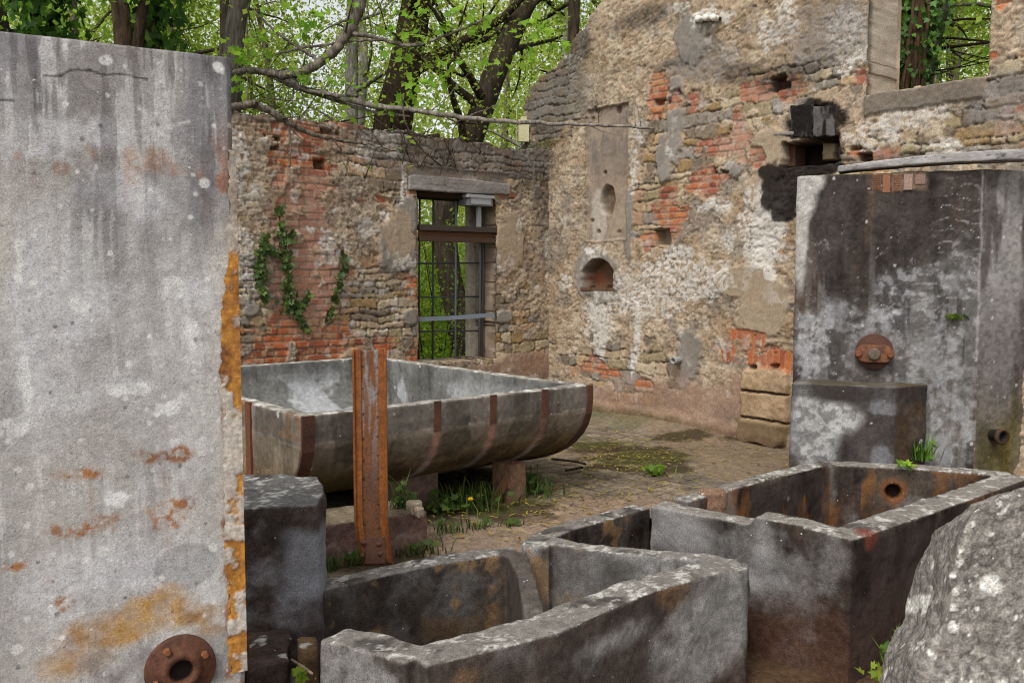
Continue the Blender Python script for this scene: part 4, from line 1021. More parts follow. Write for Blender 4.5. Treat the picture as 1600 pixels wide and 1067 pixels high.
def colA(v, n):
    c = _colA(v, n); b = fbm(v[:, 0], v[:, 1], v[:, 2], 8, 5, 707, con=2); k = fbm(v[:, 0], v[:, 1], v[:, 2], 40, 4, 708, con=2)[:, None]
    side = np.abs(n[:, 2]) < .6; face = side * (np.abs((v - fA0) @ fAn) < .06); tt = (v - fA0) @ fAd; zz = v[:, 2]
    pale = blob(tt, zz, [(1095,1010,56,70),(1140,960,34,80),(1110,940,40,30),(960,1000,60,20)], pFA, 6, 1.2, 709, soft=.4)
    c = mix(c, mix(S(92,80,72), S(60,53,49), b) * (.7 + .6 * k), face * .6); c = mix(c, mix(S(170,168,164), S(136,134,131), b) * (.75 + .5 * k), face * pale * .7)
    c = mix(c, S(112,88,68) * (.7 + .6 * k), face * blob(tt, zz, [(1062,925,26,26),(725,1060,16,14)], pFA, 8, .9, 710, soft=.3) * .7)
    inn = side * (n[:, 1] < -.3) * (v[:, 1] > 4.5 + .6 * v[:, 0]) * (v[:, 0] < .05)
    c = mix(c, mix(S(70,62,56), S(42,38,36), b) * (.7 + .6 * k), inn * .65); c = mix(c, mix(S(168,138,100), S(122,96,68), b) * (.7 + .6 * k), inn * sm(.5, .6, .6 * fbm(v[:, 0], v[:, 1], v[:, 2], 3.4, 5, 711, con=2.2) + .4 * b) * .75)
    part_ = side * (n[:, 1] < -.3) * (v[:, 0] > .1) * (v[:, 1] > 4.6 + .6 * (v[:, 0])) * (v[:, 1] < 5.55)
    c = mix(c, mix(S(140,138,134), S(96,93,90), b) * (.75 + .5 * k), part_ * sm(.22, .34, v[:, 0] + .1 * (b - .5) - .25 * (v[:, 2] - .1)) * .5)
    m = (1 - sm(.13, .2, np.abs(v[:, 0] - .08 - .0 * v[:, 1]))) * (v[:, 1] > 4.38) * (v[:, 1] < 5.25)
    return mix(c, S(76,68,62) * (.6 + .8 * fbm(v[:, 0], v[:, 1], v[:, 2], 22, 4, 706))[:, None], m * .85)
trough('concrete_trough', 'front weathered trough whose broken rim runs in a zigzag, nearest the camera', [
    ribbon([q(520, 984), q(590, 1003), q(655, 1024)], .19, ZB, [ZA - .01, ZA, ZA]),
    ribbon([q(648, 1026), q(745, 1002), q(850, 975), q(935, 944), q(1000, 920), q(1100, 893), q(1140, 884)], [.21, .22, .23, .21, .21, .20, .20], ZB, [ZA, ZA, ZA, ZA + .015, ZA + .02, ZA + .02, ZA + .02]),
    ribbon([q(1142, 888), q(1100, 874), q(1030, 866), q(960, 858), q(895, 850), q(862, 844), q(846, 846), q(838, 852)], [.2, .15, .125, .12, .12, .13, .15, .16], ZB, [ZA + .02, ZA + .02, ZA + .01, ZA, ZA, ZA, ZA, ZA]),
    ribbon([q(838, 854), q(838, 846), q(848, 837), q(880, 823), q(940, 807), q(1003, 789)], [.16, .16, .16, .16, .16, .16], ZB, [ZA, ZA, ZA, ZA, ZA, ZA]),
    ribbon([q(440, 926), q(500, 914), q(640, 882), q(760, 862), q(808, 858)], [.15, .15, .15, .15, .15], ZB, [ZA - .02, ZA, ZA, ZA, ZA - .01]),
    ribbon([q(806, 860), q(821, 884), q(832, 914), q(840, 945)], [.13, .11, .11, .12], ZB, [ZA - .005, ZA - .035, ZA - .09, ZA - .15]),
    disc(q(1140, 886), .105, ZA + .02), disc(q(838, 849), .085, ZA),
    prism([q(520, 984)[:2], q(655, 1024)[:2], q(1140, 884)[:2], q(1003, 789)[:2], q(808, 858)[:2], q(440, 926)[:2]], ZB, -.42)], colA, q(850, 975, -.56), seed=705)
ZC = .25
qc = lambda x, y, z=ZC: onz(x, y, z)
hole = qc(1395, 770, .12)
fwall = [qc(1296, 722), qc(1440, 729), qc(1582, 740)]
fd = (fwall[2] - fwall[0]); fd[2] = 0; fd /= np.linalg.norm(fd); fn = np.array([fd[1], -fd[0], 0])
hp = onpl(1396, 770, fwall[0] + fn * .09, fn)
def dispC(v, n):
    r = np.hypot((v - hp) @ fd, v[:, 2] - hp[2]); on = (np.abs((v - hp) @ fn) < .06) & (n @ fn > .6)
    return -fn * (np.where(on, .05 * (1 - sm(.05, .066, r)), 0))[:, None]
def colC(v, n):
    c = crust(v, n, S(38,33,30), S(82,72,64), S(150,148,146), 721, S(134,128,120), S(84,60,48), (-.5, .05), lite=.32)
    b = fbm(v[:, 0], v[:, 1], v[:, 2], 7, 4, 722, con=2.2)
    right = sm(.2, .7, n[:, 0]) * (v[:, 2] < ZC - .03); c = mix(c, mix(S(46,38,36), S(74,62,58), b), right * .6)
    r = np.hypot((v - hp) @ fd, v[:, 2] - hp[2]); on = np.abs((v - hp) @ fn) < .2
    c = mix(c, S(126,78,40), on * (1 - sm(.06, .13, r + .05 * (b - .5))) * .7); c = mix(c, S(14,11,9), on * (1 - sm(.05, .06, r)) * .95)
    inn = (n[:, 1] < -.3) & (v[:, 1] > 5.9) & (np.abs(n[:, 2]) < .5); c = mix(c, mix(S(150,100,48), S(60,46,36), b), inn * sm(.5, .68, fbm(v[:, 0] * 6, v[:, 1] * 6, v[:, 2] * 1.5, 1, 4, 723, con=2.2)) * .55)
    c = mix(c, mix(S(176,174,172), S(140,138,138), b), blob(v[:, 0], v[:, 2], [(1215,890,20,44),(1060,840,50,40),(1195,930,60,20)], lambda x, y: tuple(onpl(x, y, qc(1015, 800), np.array([.71, .70, 0]) )[[0, 2]]), 4, 1.2, 724, soft=.6) * (n[:, 1] < -.2) * .55)
    chip = np.linalg.norm(v - qc(1360, 838), axis=1); c = mix(c, S(116,64,52), (1 - sm(.06, .12, chip + .05 * b)) * .8)
    return c
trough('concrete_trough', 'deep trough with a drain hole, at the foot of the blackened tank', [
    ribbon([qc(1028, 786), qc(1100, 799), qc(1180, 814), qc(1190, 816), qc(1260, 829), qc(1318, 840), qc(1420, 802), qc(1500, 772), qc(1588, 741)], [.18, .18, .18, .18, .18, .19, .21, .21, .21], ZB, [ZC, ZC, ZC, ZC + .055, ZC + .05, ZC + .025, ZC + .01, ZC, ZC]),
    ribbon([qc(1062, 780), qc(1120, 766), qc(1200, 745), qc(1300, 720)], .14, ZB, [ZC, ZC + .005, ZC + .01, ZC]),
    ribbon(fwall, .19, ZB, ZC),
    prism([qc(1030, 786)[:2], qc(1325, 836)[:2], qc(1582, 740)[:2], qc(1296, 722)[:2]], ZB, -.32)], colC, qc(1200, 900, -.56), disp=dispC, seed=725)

# ---- pillar stump and rubble beside the slab
PL = [(-1.75, 4.30), (-.985, 4.47), (-1.0, 4.72), (-1.10, 5.02), (-1.75, 5.0)]
pil = thing('concrete_stump', 'squat dark concrete stump with rounded top, right of the pale slab', 'pillar', (-1.3, 4.6, -.56))
def colP(v, n):
    c = crust(v, n, S(44,38,36), S(84,74,69), S(150,150,154), 741, S(112,110,108), S(74,56,50), (-.2, .08), lite=.4)
    b = fbm(v[:, 0], v[:, 1], v[:, 2], 6, 4, 742)
    g = sm(-1.22, -1.08, v[:, 0] + .1 * (b - .5)) * sm(.5, .42, v[:, 2] + .05 * (b - .5)) * sm(.02, .16, v[:, 2] + .1 * (b - .5)) * (n[:, 2] < .6)
    c = mix(c, mix(S(160,160,166), S(120,120,124), b), g * .9)
    return c
solid('stump_body', [prism(PL, -.7, [.60, .59, .60, .62, .63])], .0125, M_DARK, pil, colP, None, .014, 6, 7, 743)
def boulder(name, label, cat, poly, z0, z1, mat, colf, vox=.011, amp=.03, freq=6, smooth=5, seed=3, top=None):
    p = np.mean([np.array(a[:2]) for a in poly], axis=0)
    r = solid(name, [prism([np.array(a[:2]) - p for a in poly], z0 - z0, (np.array(z1) - z0))], vox, mat, None, lambda v, n: colf(v + np.array([p[0], p[1], z0]), n), None, amp, freq, smooth, seed)
    r.location = (float(p[0]), float(p[1]), float(z0))
    return tag(r, label, cat)
rub = lambda s, a=S(84,70,62), b=S(54,46,42): (lambda v, n: mix(mix(a, b, fbm(v[:, 0], v[:, 1], v[:, 2], 7, 5, s, con=2)), S(170,166,156), sm(.68, .8, fbm(v[:, 0], v[:, 1], v[:, 2], 14, 4, s + 1, con=2)) * sm(.2, .7, n[:, 2])) * (.7 + .6 * fbm(v[:, 0], v[:, 1], v[:, 2], 40, 3, s + 2))[:, None])
g = 'rubble stones between slab and trough'
P = lambda x, y, z: onz(x, y, z)[:2]
boulder('rubble_stone', 'broken dark block in the gap right below the stump', 'stone', [P(385,1040,.0), P(452,1022,.0), P(455,975,.0), P(385,980,.0)], -.6, -.02, M_ROCK, rub(751), amp=.02, seed=5).__setitem__('group', g)
boulder('rubble_stone', 'brown wedge of stone against the trough corner, over the dark gap', 'stone', [P(468,1000,.02), P(494,1004,.02), P(494,985,.02), P(465,985,.02)], -.4, -.01, M_ROCK, rub(753, S(120,96,70), S(88,70,54)), amp=.012, seed=6).__setitem__('group', g)
boulder('rubble_stone', 'small pale chip of rubble at the lower edge, beside the trough corner', 'stone', [P(440,1075,-.2), P(478,1075,-.2), P(476,1055,-.2), P(450,1050,-.2)], -.6, -.18, M_ROCK, rub(755, S(130,124,112), S(90,84,74)), amp=.02, seed=7).__setitem__('group', g)
mb = MB(); mb.tube([onz(456, 1030, -.03), onz(472, 1040, -.02), onz(488, 1052, -.02)], .006, 6, S(176,160,134)); o = mb.build('dry_stick', M_BARK); tag(o, 'short pale dry stick lying over the rubble gap', 'stick')

# ---- lichened boulder, right foreground
def col_rock(v, n):
    b = fbm(v[:, 0], v[:, 1], v[:, 2], 5, 5, 761, con=2); k = fbm(v[:, 0], v[:, 1], v[:, 2], 38, 4, 762, con=2); k2 = fbm(v[:, 0], v[:, 1], v[:, 2], 90, 3, 763, con=2)
    c = mix(S(144,138,131), S(112,106,100), b); c = mix(c, S(166,160,151), sm(.5, .75, k) * .5); c = mix(c, S(58,54,52), sm(.60, .76, fbm(v[:, 0], v[:, 1], v[:, 2], 60, 3, 764, con=2)) * .5)
    w = v + .02 * np.stack([fbm(v[:, 0], v[:, 1], v[:, 2], 24, 3, 770 + i) - .5 for i in range(3)], -1)
    sp = np.maximum(spots(w[:, 0], w[:, 1], .15, .7, .014, .05, 765, w[:, 2]), spots(w[:, 0], w[:, 1], .06, .5, .003, .016, 766, w[:, 2]))
    sp = np.maximum(sp, np.maximum(spots(w[:, 0] - .3 * w[:, 1], w[:, 2] + .5 * w[:, 1], .13, .62, .008, .045, 771), spots(w[:, 0] - .3 * w[:, 1], w[:, 2] + .5 * w[:, 1], .04, .4, .002, .010, 772)))
    c = mix(c, mix(S(232,230,224), S(200,196,184), k), sp * .95)
    return c * (.66 + .68 * k2)[:, None]
YR = 2.95
rk = [ony(x, y, YR) for x, y in ((1412,1085),(1432,1020),(1460,960),(1474,890),(1490,840),(1506,796),(1548,776),(1605,756),(1720,746),(1900,746),(1900,1250),(1380,1250))]
n_ = len(rk); fr = [p + np.array([.02, -.10 * max(0, min(1, (1.0 - p[2]) / 1.1)), 0]) for p in rk]; bk = [p + np.array([.12, .50, -.22]) for p in rk]
cen = np.mean(rk, axis=0)
rock = thing('boulder', 'big grey boulder spotted with white lichen, lower right corner', 'boulder', (cen[0], cen[1], -.56))
dpr = lambda v, n: n * ((fbm(v[:, 0], v[:, 1], v[:, 2], 2.6, 3, 768) - .5) * .06 + (fbm(v[:, 0], v[:, 1], v[:, 2], 18, 4, 769) - .5) * .014)[:, None]
solid('rock_body', [(fr + bk, [list(range(n_)), list(range(n_, 2 * n_))[::-1]] + [[i, (i + 1) % n_, n_ + (i + 1) % n_, n_ + i] for i in range(n_)])], .0095, M_ROCK, rock, col_rock, dpr, .010, 7, 14, 767)
# ================================================================== the half-round basin
ZR = .88
P1, P2, P3 = onz(470, 651, ZR), onz(925, 601, ZR), onz(577, 557, ZR)
Lv = P2 - P1; LL = np.linalg.norm(Lv); Lv /= LL
Wv = np.array([-Lv[1], Lv[0], 0]); WW = float(np.dot(P3 - P2, Wv))
ZBOT, ZS_ = .09, .76
def sect(w_off, z_top, hw, zb, n=26, ex=2.25):
    a = np.linspace(0, np.pi, n)
    x = -hw * np.sign(np.cos(a)) * np.abs(np.cos(a)) ** (2 / ex); z = ZS_ - (ZS_ - zb) * np.sin(a) ** (2 / ex)
    return [(-hw, z_top)] + list(zip(x, z)) + [(hw, z_top)]
hw = WW / 2
out_ = sect(0, ZR, hw, ZBOT); inn_ = sect(0, ZR, hw - .115, ZBOT + .12)
def bpt(l, w, z): return P1 * [1, 1, 0] + Lv * l + Wv * (w + hw) + Z_ * z
def extr(poly, l0, l1):
    n = len(poly); v = [bpt(l0, *p) for p in poly] + [bpt(l1, *p) for p in poly]
    return v, [list(range(n)), list(range(n, 2 * n))[::-1]] + [[i, (i + 1) % n, n + (i + 1) % n, n + i] for i in range(n)]
def strip_solid(l0, l1):
    n = len(out_); v = []
    for l in (l0, l1):
        v += [bpt(l, *p) for p in out_] + [bpt(l, *p) for p in inn_]
    f = []
    for i in range(n - 1):
        f += [[i, i + 1, 2 * n + i + 1, 2 * n + i], [n + i, 3 * n + i, 3 * n + i + 1, n + i + 1], [i, n + i, n + i + 1, i + 1], [2 * n + i, 2 * n + i + 1, 3 * n + i + 1, 3 * n + i]]
    for i in (0, n - 1): f.append([i, 2 * n + i, 3 * n + i, n + i])
    return v, f
def col_basin(v, n):
    l = (v - P1) @ Lv; w = (v - P1) @ Wv; z = v[:, 2]
    b = fbm(v[:, 0], v[:, 1], z, 6, 5, 801, con=2); k = fbm(v[:, 0], v[:, 1], z, 42, 3, 802, con=1.8); a = fbm(v[:, 0], v[:, 1], z, 1.6, 4, 803, con=2.2)
    st = fbm(l * 10, w * 10, z * 1.0, 1, 4, 804, con=2.2)
    outer = ((w < .25) | (l < .03) | (l > LL - .03) | (z < ZBOT + .07)) & ~((w > .05) & (w < WW - .05) & (l > .05) & (l < LL - .05) & (z > ZBOT + .06) & (n[:, 2] > -.05) & ((n @ Wv > -.2) if False else (w > .085)))
    rr_ = (np.abs(w - hw) / hw) ** 2.25 + np.clip((ZS_ - z) / (ZS_ - ZBOT), 0, 9) ** 2.25
    outer = (w < .057) | (w > WW - .057) | (l < .06) | (l > LL - .06) | ((rr_ > .90) & (z < ZS_))
    band = sm(ZR - .195, ZR - .185, z + .01 * (b - .5))
    co = mix(mix(S(136,124,108), S(104,94,80), np.clip(.5 * a + .5 * b, 0, 1)), mix(S(120,98,72), S(92,76,54), b), sm(.62, .36, z))
    co = mix(co, mix(S(128,120,112), S(88,82,76), np.clip(b * .7 + st * .4, 0, 1)), band * .9)
    co = mix(co, S(84,80,44), sm(.5, .34, z) * sm(.45, .7, a) * .6)
    sl = 1 - sm(.002, .009, np.abs(z - ZR + .19 + .012 * (b - .5))); co = mix(co, S(160,150,136), sl * .45)
    for ls in STR:                                            # rust run off below the three short straps
        run = np.exp(-((l - ls + .10 * (z - ZR + .2) ) / .034) ** 2) * sm(ZR - .16, ZR - .26, z) * sm(ZBOT + .0, ZBOT + .25, z)
        co = mix(co, mix(S(166,124,106), S(164,158,158), sm(ZR - .25, ZBOT + .16, z)), np.clip(run * 1.3, 0, 1) * .95)
    ci = mix(S(128,127,122), S(78,77,74), np.clip(.55 * st + .5 * b, 0, 1)); ci = mix(ci, S(186,188,190), sm(.5, .72, fbm(v[:, 0], v[:, 1], z * .8, 2.6, 5, 806, con=2.2)) * .6 * sm(ZR, ZR - .3, z))
    ci = mix(ci, S(72,70,66), ((1 - sm(.0, .012, np.abs(fbm(l * 2.2, w * 2.2, z * .15, 1, 2, 807) - .5))) * .6) * sm(.4, .6, a))
    co = mix(co, S(62,56,48), sm(.52, .75, fbm(l * 5, w * 5, z * 1.3, 1, 5, 811, con=2.3)) * .5)
    c = mix(ci, co * 1.06, outer * 1.0)
    up = sm(.6, .9, n[:, 2]) * (z > ZR - .03); c = mix(c, mix(S(164,158,148), S(112,104,98), b), up * .9); c = mix(c, S(206,204,196), up * sm(.66, .76, fbm(v[:, 0], v[:, 1], z, 15, 4, 808, con=2)) * .8)
    c = mix(c, S(198,196,188), spots(v[:, 0], v[:, 1], .12, .5, .004, .022, 809, z) * .7)
    en = (l < .04) & (z > ZR - .16); c = mix(c, S(118,92,70), en * sm(.45, .65, b) * .7)
    return c * (.74 + .5 * k)[:, None]
def L_at(px, py):
    p = onz(px, py, ZR); return float(np.dot(p - P1, Lv))
STR = [L_at(686, 628), L_at(771, 618), L_at(851, 609)]
basin = thing('half_round_basin', 'wide grey half-round concrete basin banded with rusty straps', 'basin', bpt(LL / 2, 0, .27))
solid('shell', [strip_solid(0, LL), extr(out_, 0, .12), extr(out_, LL - .12, LL)], .0135, M_CONC, basin, col_basin, None, .005, 8, 2, 810)
solid('inner_step', [extr([(.25 - hw + .35, .40), (-hw + .60, .40), (-hw + .60, .72), (-hw + .62 + .22, .72), (-hw + .9, .40)][1:], .10, .36)], .014, M_CONC, basin, rock_col(S(150,150,146), S(104,104,100), 811, 5), None, .004)
def strap(l, w_, kmax, t, name='strap', end=False, z0=None):
    """steel band following the outer curve"""
    pr = [p for p in out_][:kmax]
    if z0 is not None:
        pr = [(-hw, ZR + .004), (-hw, z0 + .1), (-hw + .002, z0)]
    pr = np.array(pr, float); tg = np.gradient(pr, axis=0); tg /= np.linalg.norm(tg, axis=1)[:, None]; nn = np.stack([tg[:, 1], -tg[:, 0]], -1)
    if nn[0, 0] > 0: nn = -nn
    o_ = pr + nn * t; i_ = pr - nn * .006
    v = []; n = len(pr)
    for l_ in (l - w_ / 2, l + w_ / 2):
        v += [bpt(l_, *p) for p in o_] + [bpt(l_, *p) for p in i_]
    f = [[i, i + 1, 2 * n + i + 1, 2 * n + i] for i in range(n - 1)] + [[i, n + i, n + i + 1, i + 1] for i in range(n - 1)] + [[2 * n + i, 2 * n + i + 1, 3 * n + i + 1, 3 * n + i] for i in range(n - 1)] + [[0, 2 * n, 3 * n, n], [n - 1, 2 * n - 1, 4 * n - 1, 3 * n - 1]]
    v = np.array(v); c = mix(S(96,62,46), S(66,46,38), fbm(v[:, 0], v[:, 1], v[:, 2], 9, 4, 12, con=2))
    return part(name, v, [np.array(f)], basin, M_RUST, c, False)
strap(.045, .085, 22, .014, 'end_strap'); strap(LL - .03, .06, 22, .014, 'end_strap')
for l in STR: strap(l, .058, 0, .005, 'short_strap', z0=ZR - .205)
mb = MB(); mb.box(bpt(-.008, -hw + .76, .56), (.018, .075, .66), (Lv, Wv, Z_), S(104,62,42)); mb.build('end_plate', M_RUST, basin, False)
def stand(name, label, px0, px1, pyb, yz, zt, c0, c1, dpt=.45, slope=0.0):
    a, b = onz(px0, pyb, 0), onz(px1, yz, 0); t = (b - a); t /= np.linalg.norm(t); bk = np.array([-t[1], t[0], 0])
    pts = [a, b, b + bk * dpt, a + bk * dpt]
    o = solid(name, [prism([(p - a)[:2] for p in pts], -.05, zt)], .012, M_DARK, None, lambda v, n: mix(c0, c1, fbm(v[:, 0], v[:, 1], v[:, 2], 6, 5, 77)) * (.7 + .6 * fbm(v[:, 0], v[:, 1], v[:, 2], 30, 3, 78))[:, None], None, .008, 8, 2, 79)
    o.location = tuple(a); return tag(o, label, 'support block')
stand('support_block', 'pinkish concrete support under the middle of the half-round basin', 606, 685, 803, 792, .32, S(132,106,94), S(92,76,68))
stand('support_block', 'support block under the right end of the basin, with rusty prop', 797, 823, 787, 781, .30, S(134,104,82), S(96,76,62), .22)
mb = MB(); a = onz(768, 789, .0); b = onz(806, 722, .30) ; mb.box((a + b) / 2, (np.linalg.norm(b - a), .05, .07), ((b - a) / np.linalg.norm(b - a), np.array([0, 1.0, 0]), np.cross((b - a) / np.linalg.norm(b - a), [0, 1.0, 0])), S(92,58,40)); o = mb.build('iron_prop', M_RUST, None, False); tag(o, 'slanting rusty iron prop leaning on the block under the basin', 'prop')

# ---- plinth and rusty post
pa, pb = onz(470, 893, 0), onz(667, 857, 0); t = pb - pa; t /= np.linalg.norm(t); bk = np.array([-t[1], t[0], 0]); bk[2] = 0
plinth = solid('low_plinth', [prism([(p - pa)[:2] for p in (pa, pb, pb + bk * .36, pa + bk * .36)], -.3, [.26, .245, .25, .26])], .0115, M_DARK, None,
    lambda v, n: mix(mix(mix(S(128,98,88), S(92,74,68), fbm(v[:, 0], v[:, 1], v[:, 2], 5, 5, 821, con=2)), S(150,138,128), (1 - sm(.004, .02, np.abs(v[:, 2] - .12 - .2 * (fbm(v[:, 0], v[:, 1], None, 4, 3, 822) - .5)))) * .35), mix(S(138,124,104), S(88,80,64), fbm(v[:, 0], v[:, 1], None, 9, 4, 823)), sm(.5, .85, n[:, 2])) * (.7 + .6 * fbm(v[:, 0], v[:, 1], v[:, 2], 36, 3, 824))[:, None], None, .009, 8, 3, 825)
plinth.location = tuple(pa); tag(plinth, 'low reddish concrete plinth behind the foot of the rusty post', 'plinth')
for (x, y, z, r, lb) in ((647, 795, .27, .05, 'pale rough stone lying on the right end of the low plinth'), (655, 800, .27, .03, 'small grey stone at the plinth corner, beside the pale one')):
    p = onz(x, y, z); k = boulder('loose_stone', lb, 'stone', [p[:2] + r * np.array([math.cos(a), math.sin(a)]) * (1 + .3 * math.sin(3 * a)) for a in np.linspace(0, 6.28, 9)[:-1]], z - .03, z + r * .9, M_ROCK, rub(830, S(168,152,130), S(128,114,98)), vox=.009, amp=.012, seed=int(x))
pc_ = onz(581, 884, 0); zp = 1.75 - (548 - HOR) / F * pc_[1] + .015
post = thing('steel_post', 'upright rusty orange steel channel post before the basin', 'post', pc_)
px_ = np.array([1, .10, 0]) / math.hypot(1, .10); py_ = np.array([-px_[1], px_[0], 0])
def grid_plate(w, z0, z1, ox, oy, cf, flare=None, thick=.012, ax=px_, ay=py_, nw=18, nz=150):
    zz_, ww_ = np.meshgrid(np.linspace(z0, z1, nz), np.linspace(-w / 2, w / 2, nw), indexing='ij'); z, x = zz_.ravel(), ww_.ravel()
    fx = x * (1 + (flare(z) if flare is not None else 0))
    V = []; 
    for s in (0, 1): V.append(pc_ + np.outer(fx + ox, ax) + np.outer(np.full_like(x, oy + s * thick), ay) + np.outer(z, Z_))
    i = np.arange(nz - 1)[:, None] * nw; j = np.arange(nw - 1)[None]
    f = np.stack([i + j, i + j + 1, i + nw + j + 1, i + nw + j], -1).reshape(-1, 4); n = nw * nz
    e = []
    for a in (np.arange(nz) * nw, np.arange(nz) * nw + nw - 1, np.arange(nw), (nz - 1) * nw + np.arange(nw)):
        e.append(np.stack([a[:-1], a[1:], a[1:] + n, a[:-1] + n], -1))
    c = cf(x, z); return np.concatenate(V), [np.concatenate([f, f + n] + e)], np.concatenate([c, c * .8])
def c_web(x, z):
    k = fbm(x, z, None, 20, 4, 841, con=2); s = fbm(x * 40, z * 3, None, 1, 5, 842, con=2.3); a = fbm(x, z, None, 4, 4, 843, con=2)
    c = mix(S(128,82,48), S(96,70,54), np.clip(.5 * k + .5 * a, 0, 1)); c = mix(c, S(140,136,136), sm(.55, .75, s) * sm(.4, 1.1, z) * .75)
    for zq in np.arange(.25, 1.25, .135):
        for xq in (-.042, .046): c = mix(c, S(24,18,14), 1 - sm(.005, .009, np.hypot(x - xq, z - zq - .02 * math.sin(9 * zq + xq * 50))))
    return mix(c, S(112,72,54), (1 - sm(.05, .2, z)) * .7)
def c_fl(x, z):
    k = fbm(x, z, None, 30, 4, 844, con=2); a = fbm(x * 8, z * 2, None, 1, 4, 845, con=2)
    return mix(mix(S(158,96,42), S(112,66,38), np.clip(.5 * k + .5 * a, 0, 1)), S(118,72,50), (1 - sm(.04, .25, z)) * .7)
v, f, c = grid_plate(.15, 0.0, zp - .012, 0, 0, c_web, None); v = v + np.outer(.04 * np.clip(1 - (v[:, 2]) / .30, 0, 1) ** 1.5, px_); part('web', v, f, post, M_RUST, c, True)
flr = lambda z: .35 * np.clip(1 - z / .2, 0, 1) ** 1.5
for s in (-1, 1):
    # each flange: face strip turned to the front, then a lip running forward
    v, f, c = grid_plate(.046, .02, zp - (.004 if s < 0 else 0), s * .074, -.009, c_fl, None, .014)
    v = v + np.outer((.05 if s < 0 else .035) * np.clip(1 - (v[:, 2]) / .30, 0, 1) ** 1.5, px_); part('flange', v, f, post, M_RUST, c, True)
    v, f, c = grid_plate(.055, .0, zp - .01, 0, 0, c_fl, None, .012, py_, px_ * 1.0, 8, 120); v = v + px_ * (s * .094 - .006) + py_ * (.006); v = v + np.outer((.05 if s < 0 else .035) * np.clip(1 - (v[:, 2]) / .30, 0, 1) ** 1.5, px_); part('flange_lip', v, f, post, M_RUST, c, True)
mb = MB(); mb.box(pc_ + px_ * .02 + py_ * -.012 + Z_ * .10, (.12, .012, .16), (px_, py_, Z_), S(104,72,58)); mb.build('foot_plate', M_RUST, post, False)
for x, z in ((-.045, .15), (.045, .14), (-.05, .07), (.05, .08)):
    mb = MB(); mb.lathe(pc_ + px_ * x + Z_ * z - py_ * .016, -py_, [(.016, 0), (.015, .008), (.009, .014), (0, .016)], 12, S(96,66,54)); mb.build('rivet', M_RUST, post)

# ---- plank on the tank, box on the pier
pk0, pk1 = wT(pT(1310, 270)[0], ZT + .045, -.10), wT(pT(1600, 256)[0], ZT + .085, .02)
def col_plank(v, n):
    l = (v - pk0) @ ((pk1 - pk0) / np.linalg.norm(pk1 - pk0)); g = fbm(l * 1.2, v[:, 2] * 30, v[:, 1] * 10, 1, 5, 851, con=2)
    c = mix(S(168,164,160), S(118,114,112), g); return mix(c, S(60,54,50), ridge(fbm(l * 1.4, v[:, 2] * 24, v[:, 1] * 8, 1, 4, 852), .035) * .8)
t = pk1 - pk0; Lp = np.linalg.norm(t); t /= Lp; up = np.cross(t, np.array([t[1], -t[0], 0])); up *= np.sign(up[2]); sd = np.cross(up, t)
vv = []
for l in np.linspace(0, Lp, 14):
    for a, b in ((-.1, -.035), (.1, -.035), (.1, .035), (-.1, .035)):
        vv.append(pk0 + t * l + sd * a + up * (b * (.75 + .5 * l / Lp) + .02 * math.sin(2.2 * l)))
ff = [[0, 1, 2, 3], [52, 55, 54, 53]] + [[4 * i + j, 4 * i + 4 + j, 4 * i + 4 + (j + 1) % 4, 4 * i + (j + 1) % 4] for i in range(13) for j in range(4)]
o = solid('wooden_plank', [([np.array(p) - pk0 for p in vv], ff)], .011, M_WOOD, None, lambda v, n: col_plank(v + pk0, n), None, .004, 10, 1, 853)
o.location = tuple(pk0); tag(o, 'grey weathered wooden plank lying across the top of the blackened tank', 'plank')
jb = thing('junction_box', 'small cream metal box with a wire, hung on the dark end of the gable wall', 'junction box', wB(*pB(819, 205, .06), .06))
jq = pB(819, 205, .06); jo = wB(jq[0], jq[1], .07)
jx = np.array([1, .15, 0]) / math.hypot(1, .15); jy = np.array([-jx[1], jx[0], 0])
mb = MB(); kx = jo[1] / F
mb.box(jo, (16 * kx, .07, 33 * kx), (jx, jy, Z_), S(198,190,150)); mb.build('case', M_STEEL, jb, False)
mb = MB(); mb.box(jo + Z_ * 19 * kx, (9 * kx, .05, 5 * kx), (jx, jy, Z_), S(190,182,144)); mb.build('top_bracket', M_STEEL, jb, False)
mb = MB(); mb.lathe(jo - Z_ * 16.5 * kx, -Z_, [(.014, 0), (.014, .035), (0, .035)], 10, S(200,198,190)); mb.build('cable_gland', M_STEEL, jb)
mb = MB(); mb.tube([jo - Z_ * 20 * kx, jo + jx * -5 * kx - Z_ * 24 * kx, jo + jx * -11 * kx - Z_ * 16 * kx, jo + jx * -12 * kx + Z_ * 10 * kx, jo + jx * -10 * kx + Z_ * 40 * kx], .005, 5, S(180,174,160)); mb.build('wire', M_STEEL, jb)

# ================================================================== plants
rng = np.random.RandomState(7)
def leaf_faces(c, nrm, updir, s, shape, col, rng_):
    """flat small leaves: c centres (n,3), nrm facing, updir tip direction, s sizes; shape list of (x,y)"""
    n = len(c); shp = np.asarray(shape, float)
    z = nrm / (np.linalg.norm(nrm, axis=1)[:, None] + 1e-9)
    y = updir - z * np.sum(updir * z, axis=1)[:, None]; y /= np.linalg.norm(y, axis=1)[:, None] + 1e-9
    x = np.cross(y, z)
    s = np.asarray(s)[:, None, None]
    fold = np.abs(shp[:, 0])[None, :, None] * .25
    v = c[:, None] + s * (shp[None, :, 0, None] * x[:, None] + shp[None, :, 1, None] * y[:, None] + fold * z[:, None])
    return v.reshape(-1, 3), np.repeat(col, len(shp), axis=0)
DIAM = [(0, 0), (.32, .45), (0, 1), (-.32, .45)]
def add_diam(mb, c, nrm, up, s, col):
    v, cc = leaf_faces(c, nrm, up, s, DIAM, col, None); n = len(c)
    mb.add(v, np.arange(4 * n).reshape(-1, 4), cc)
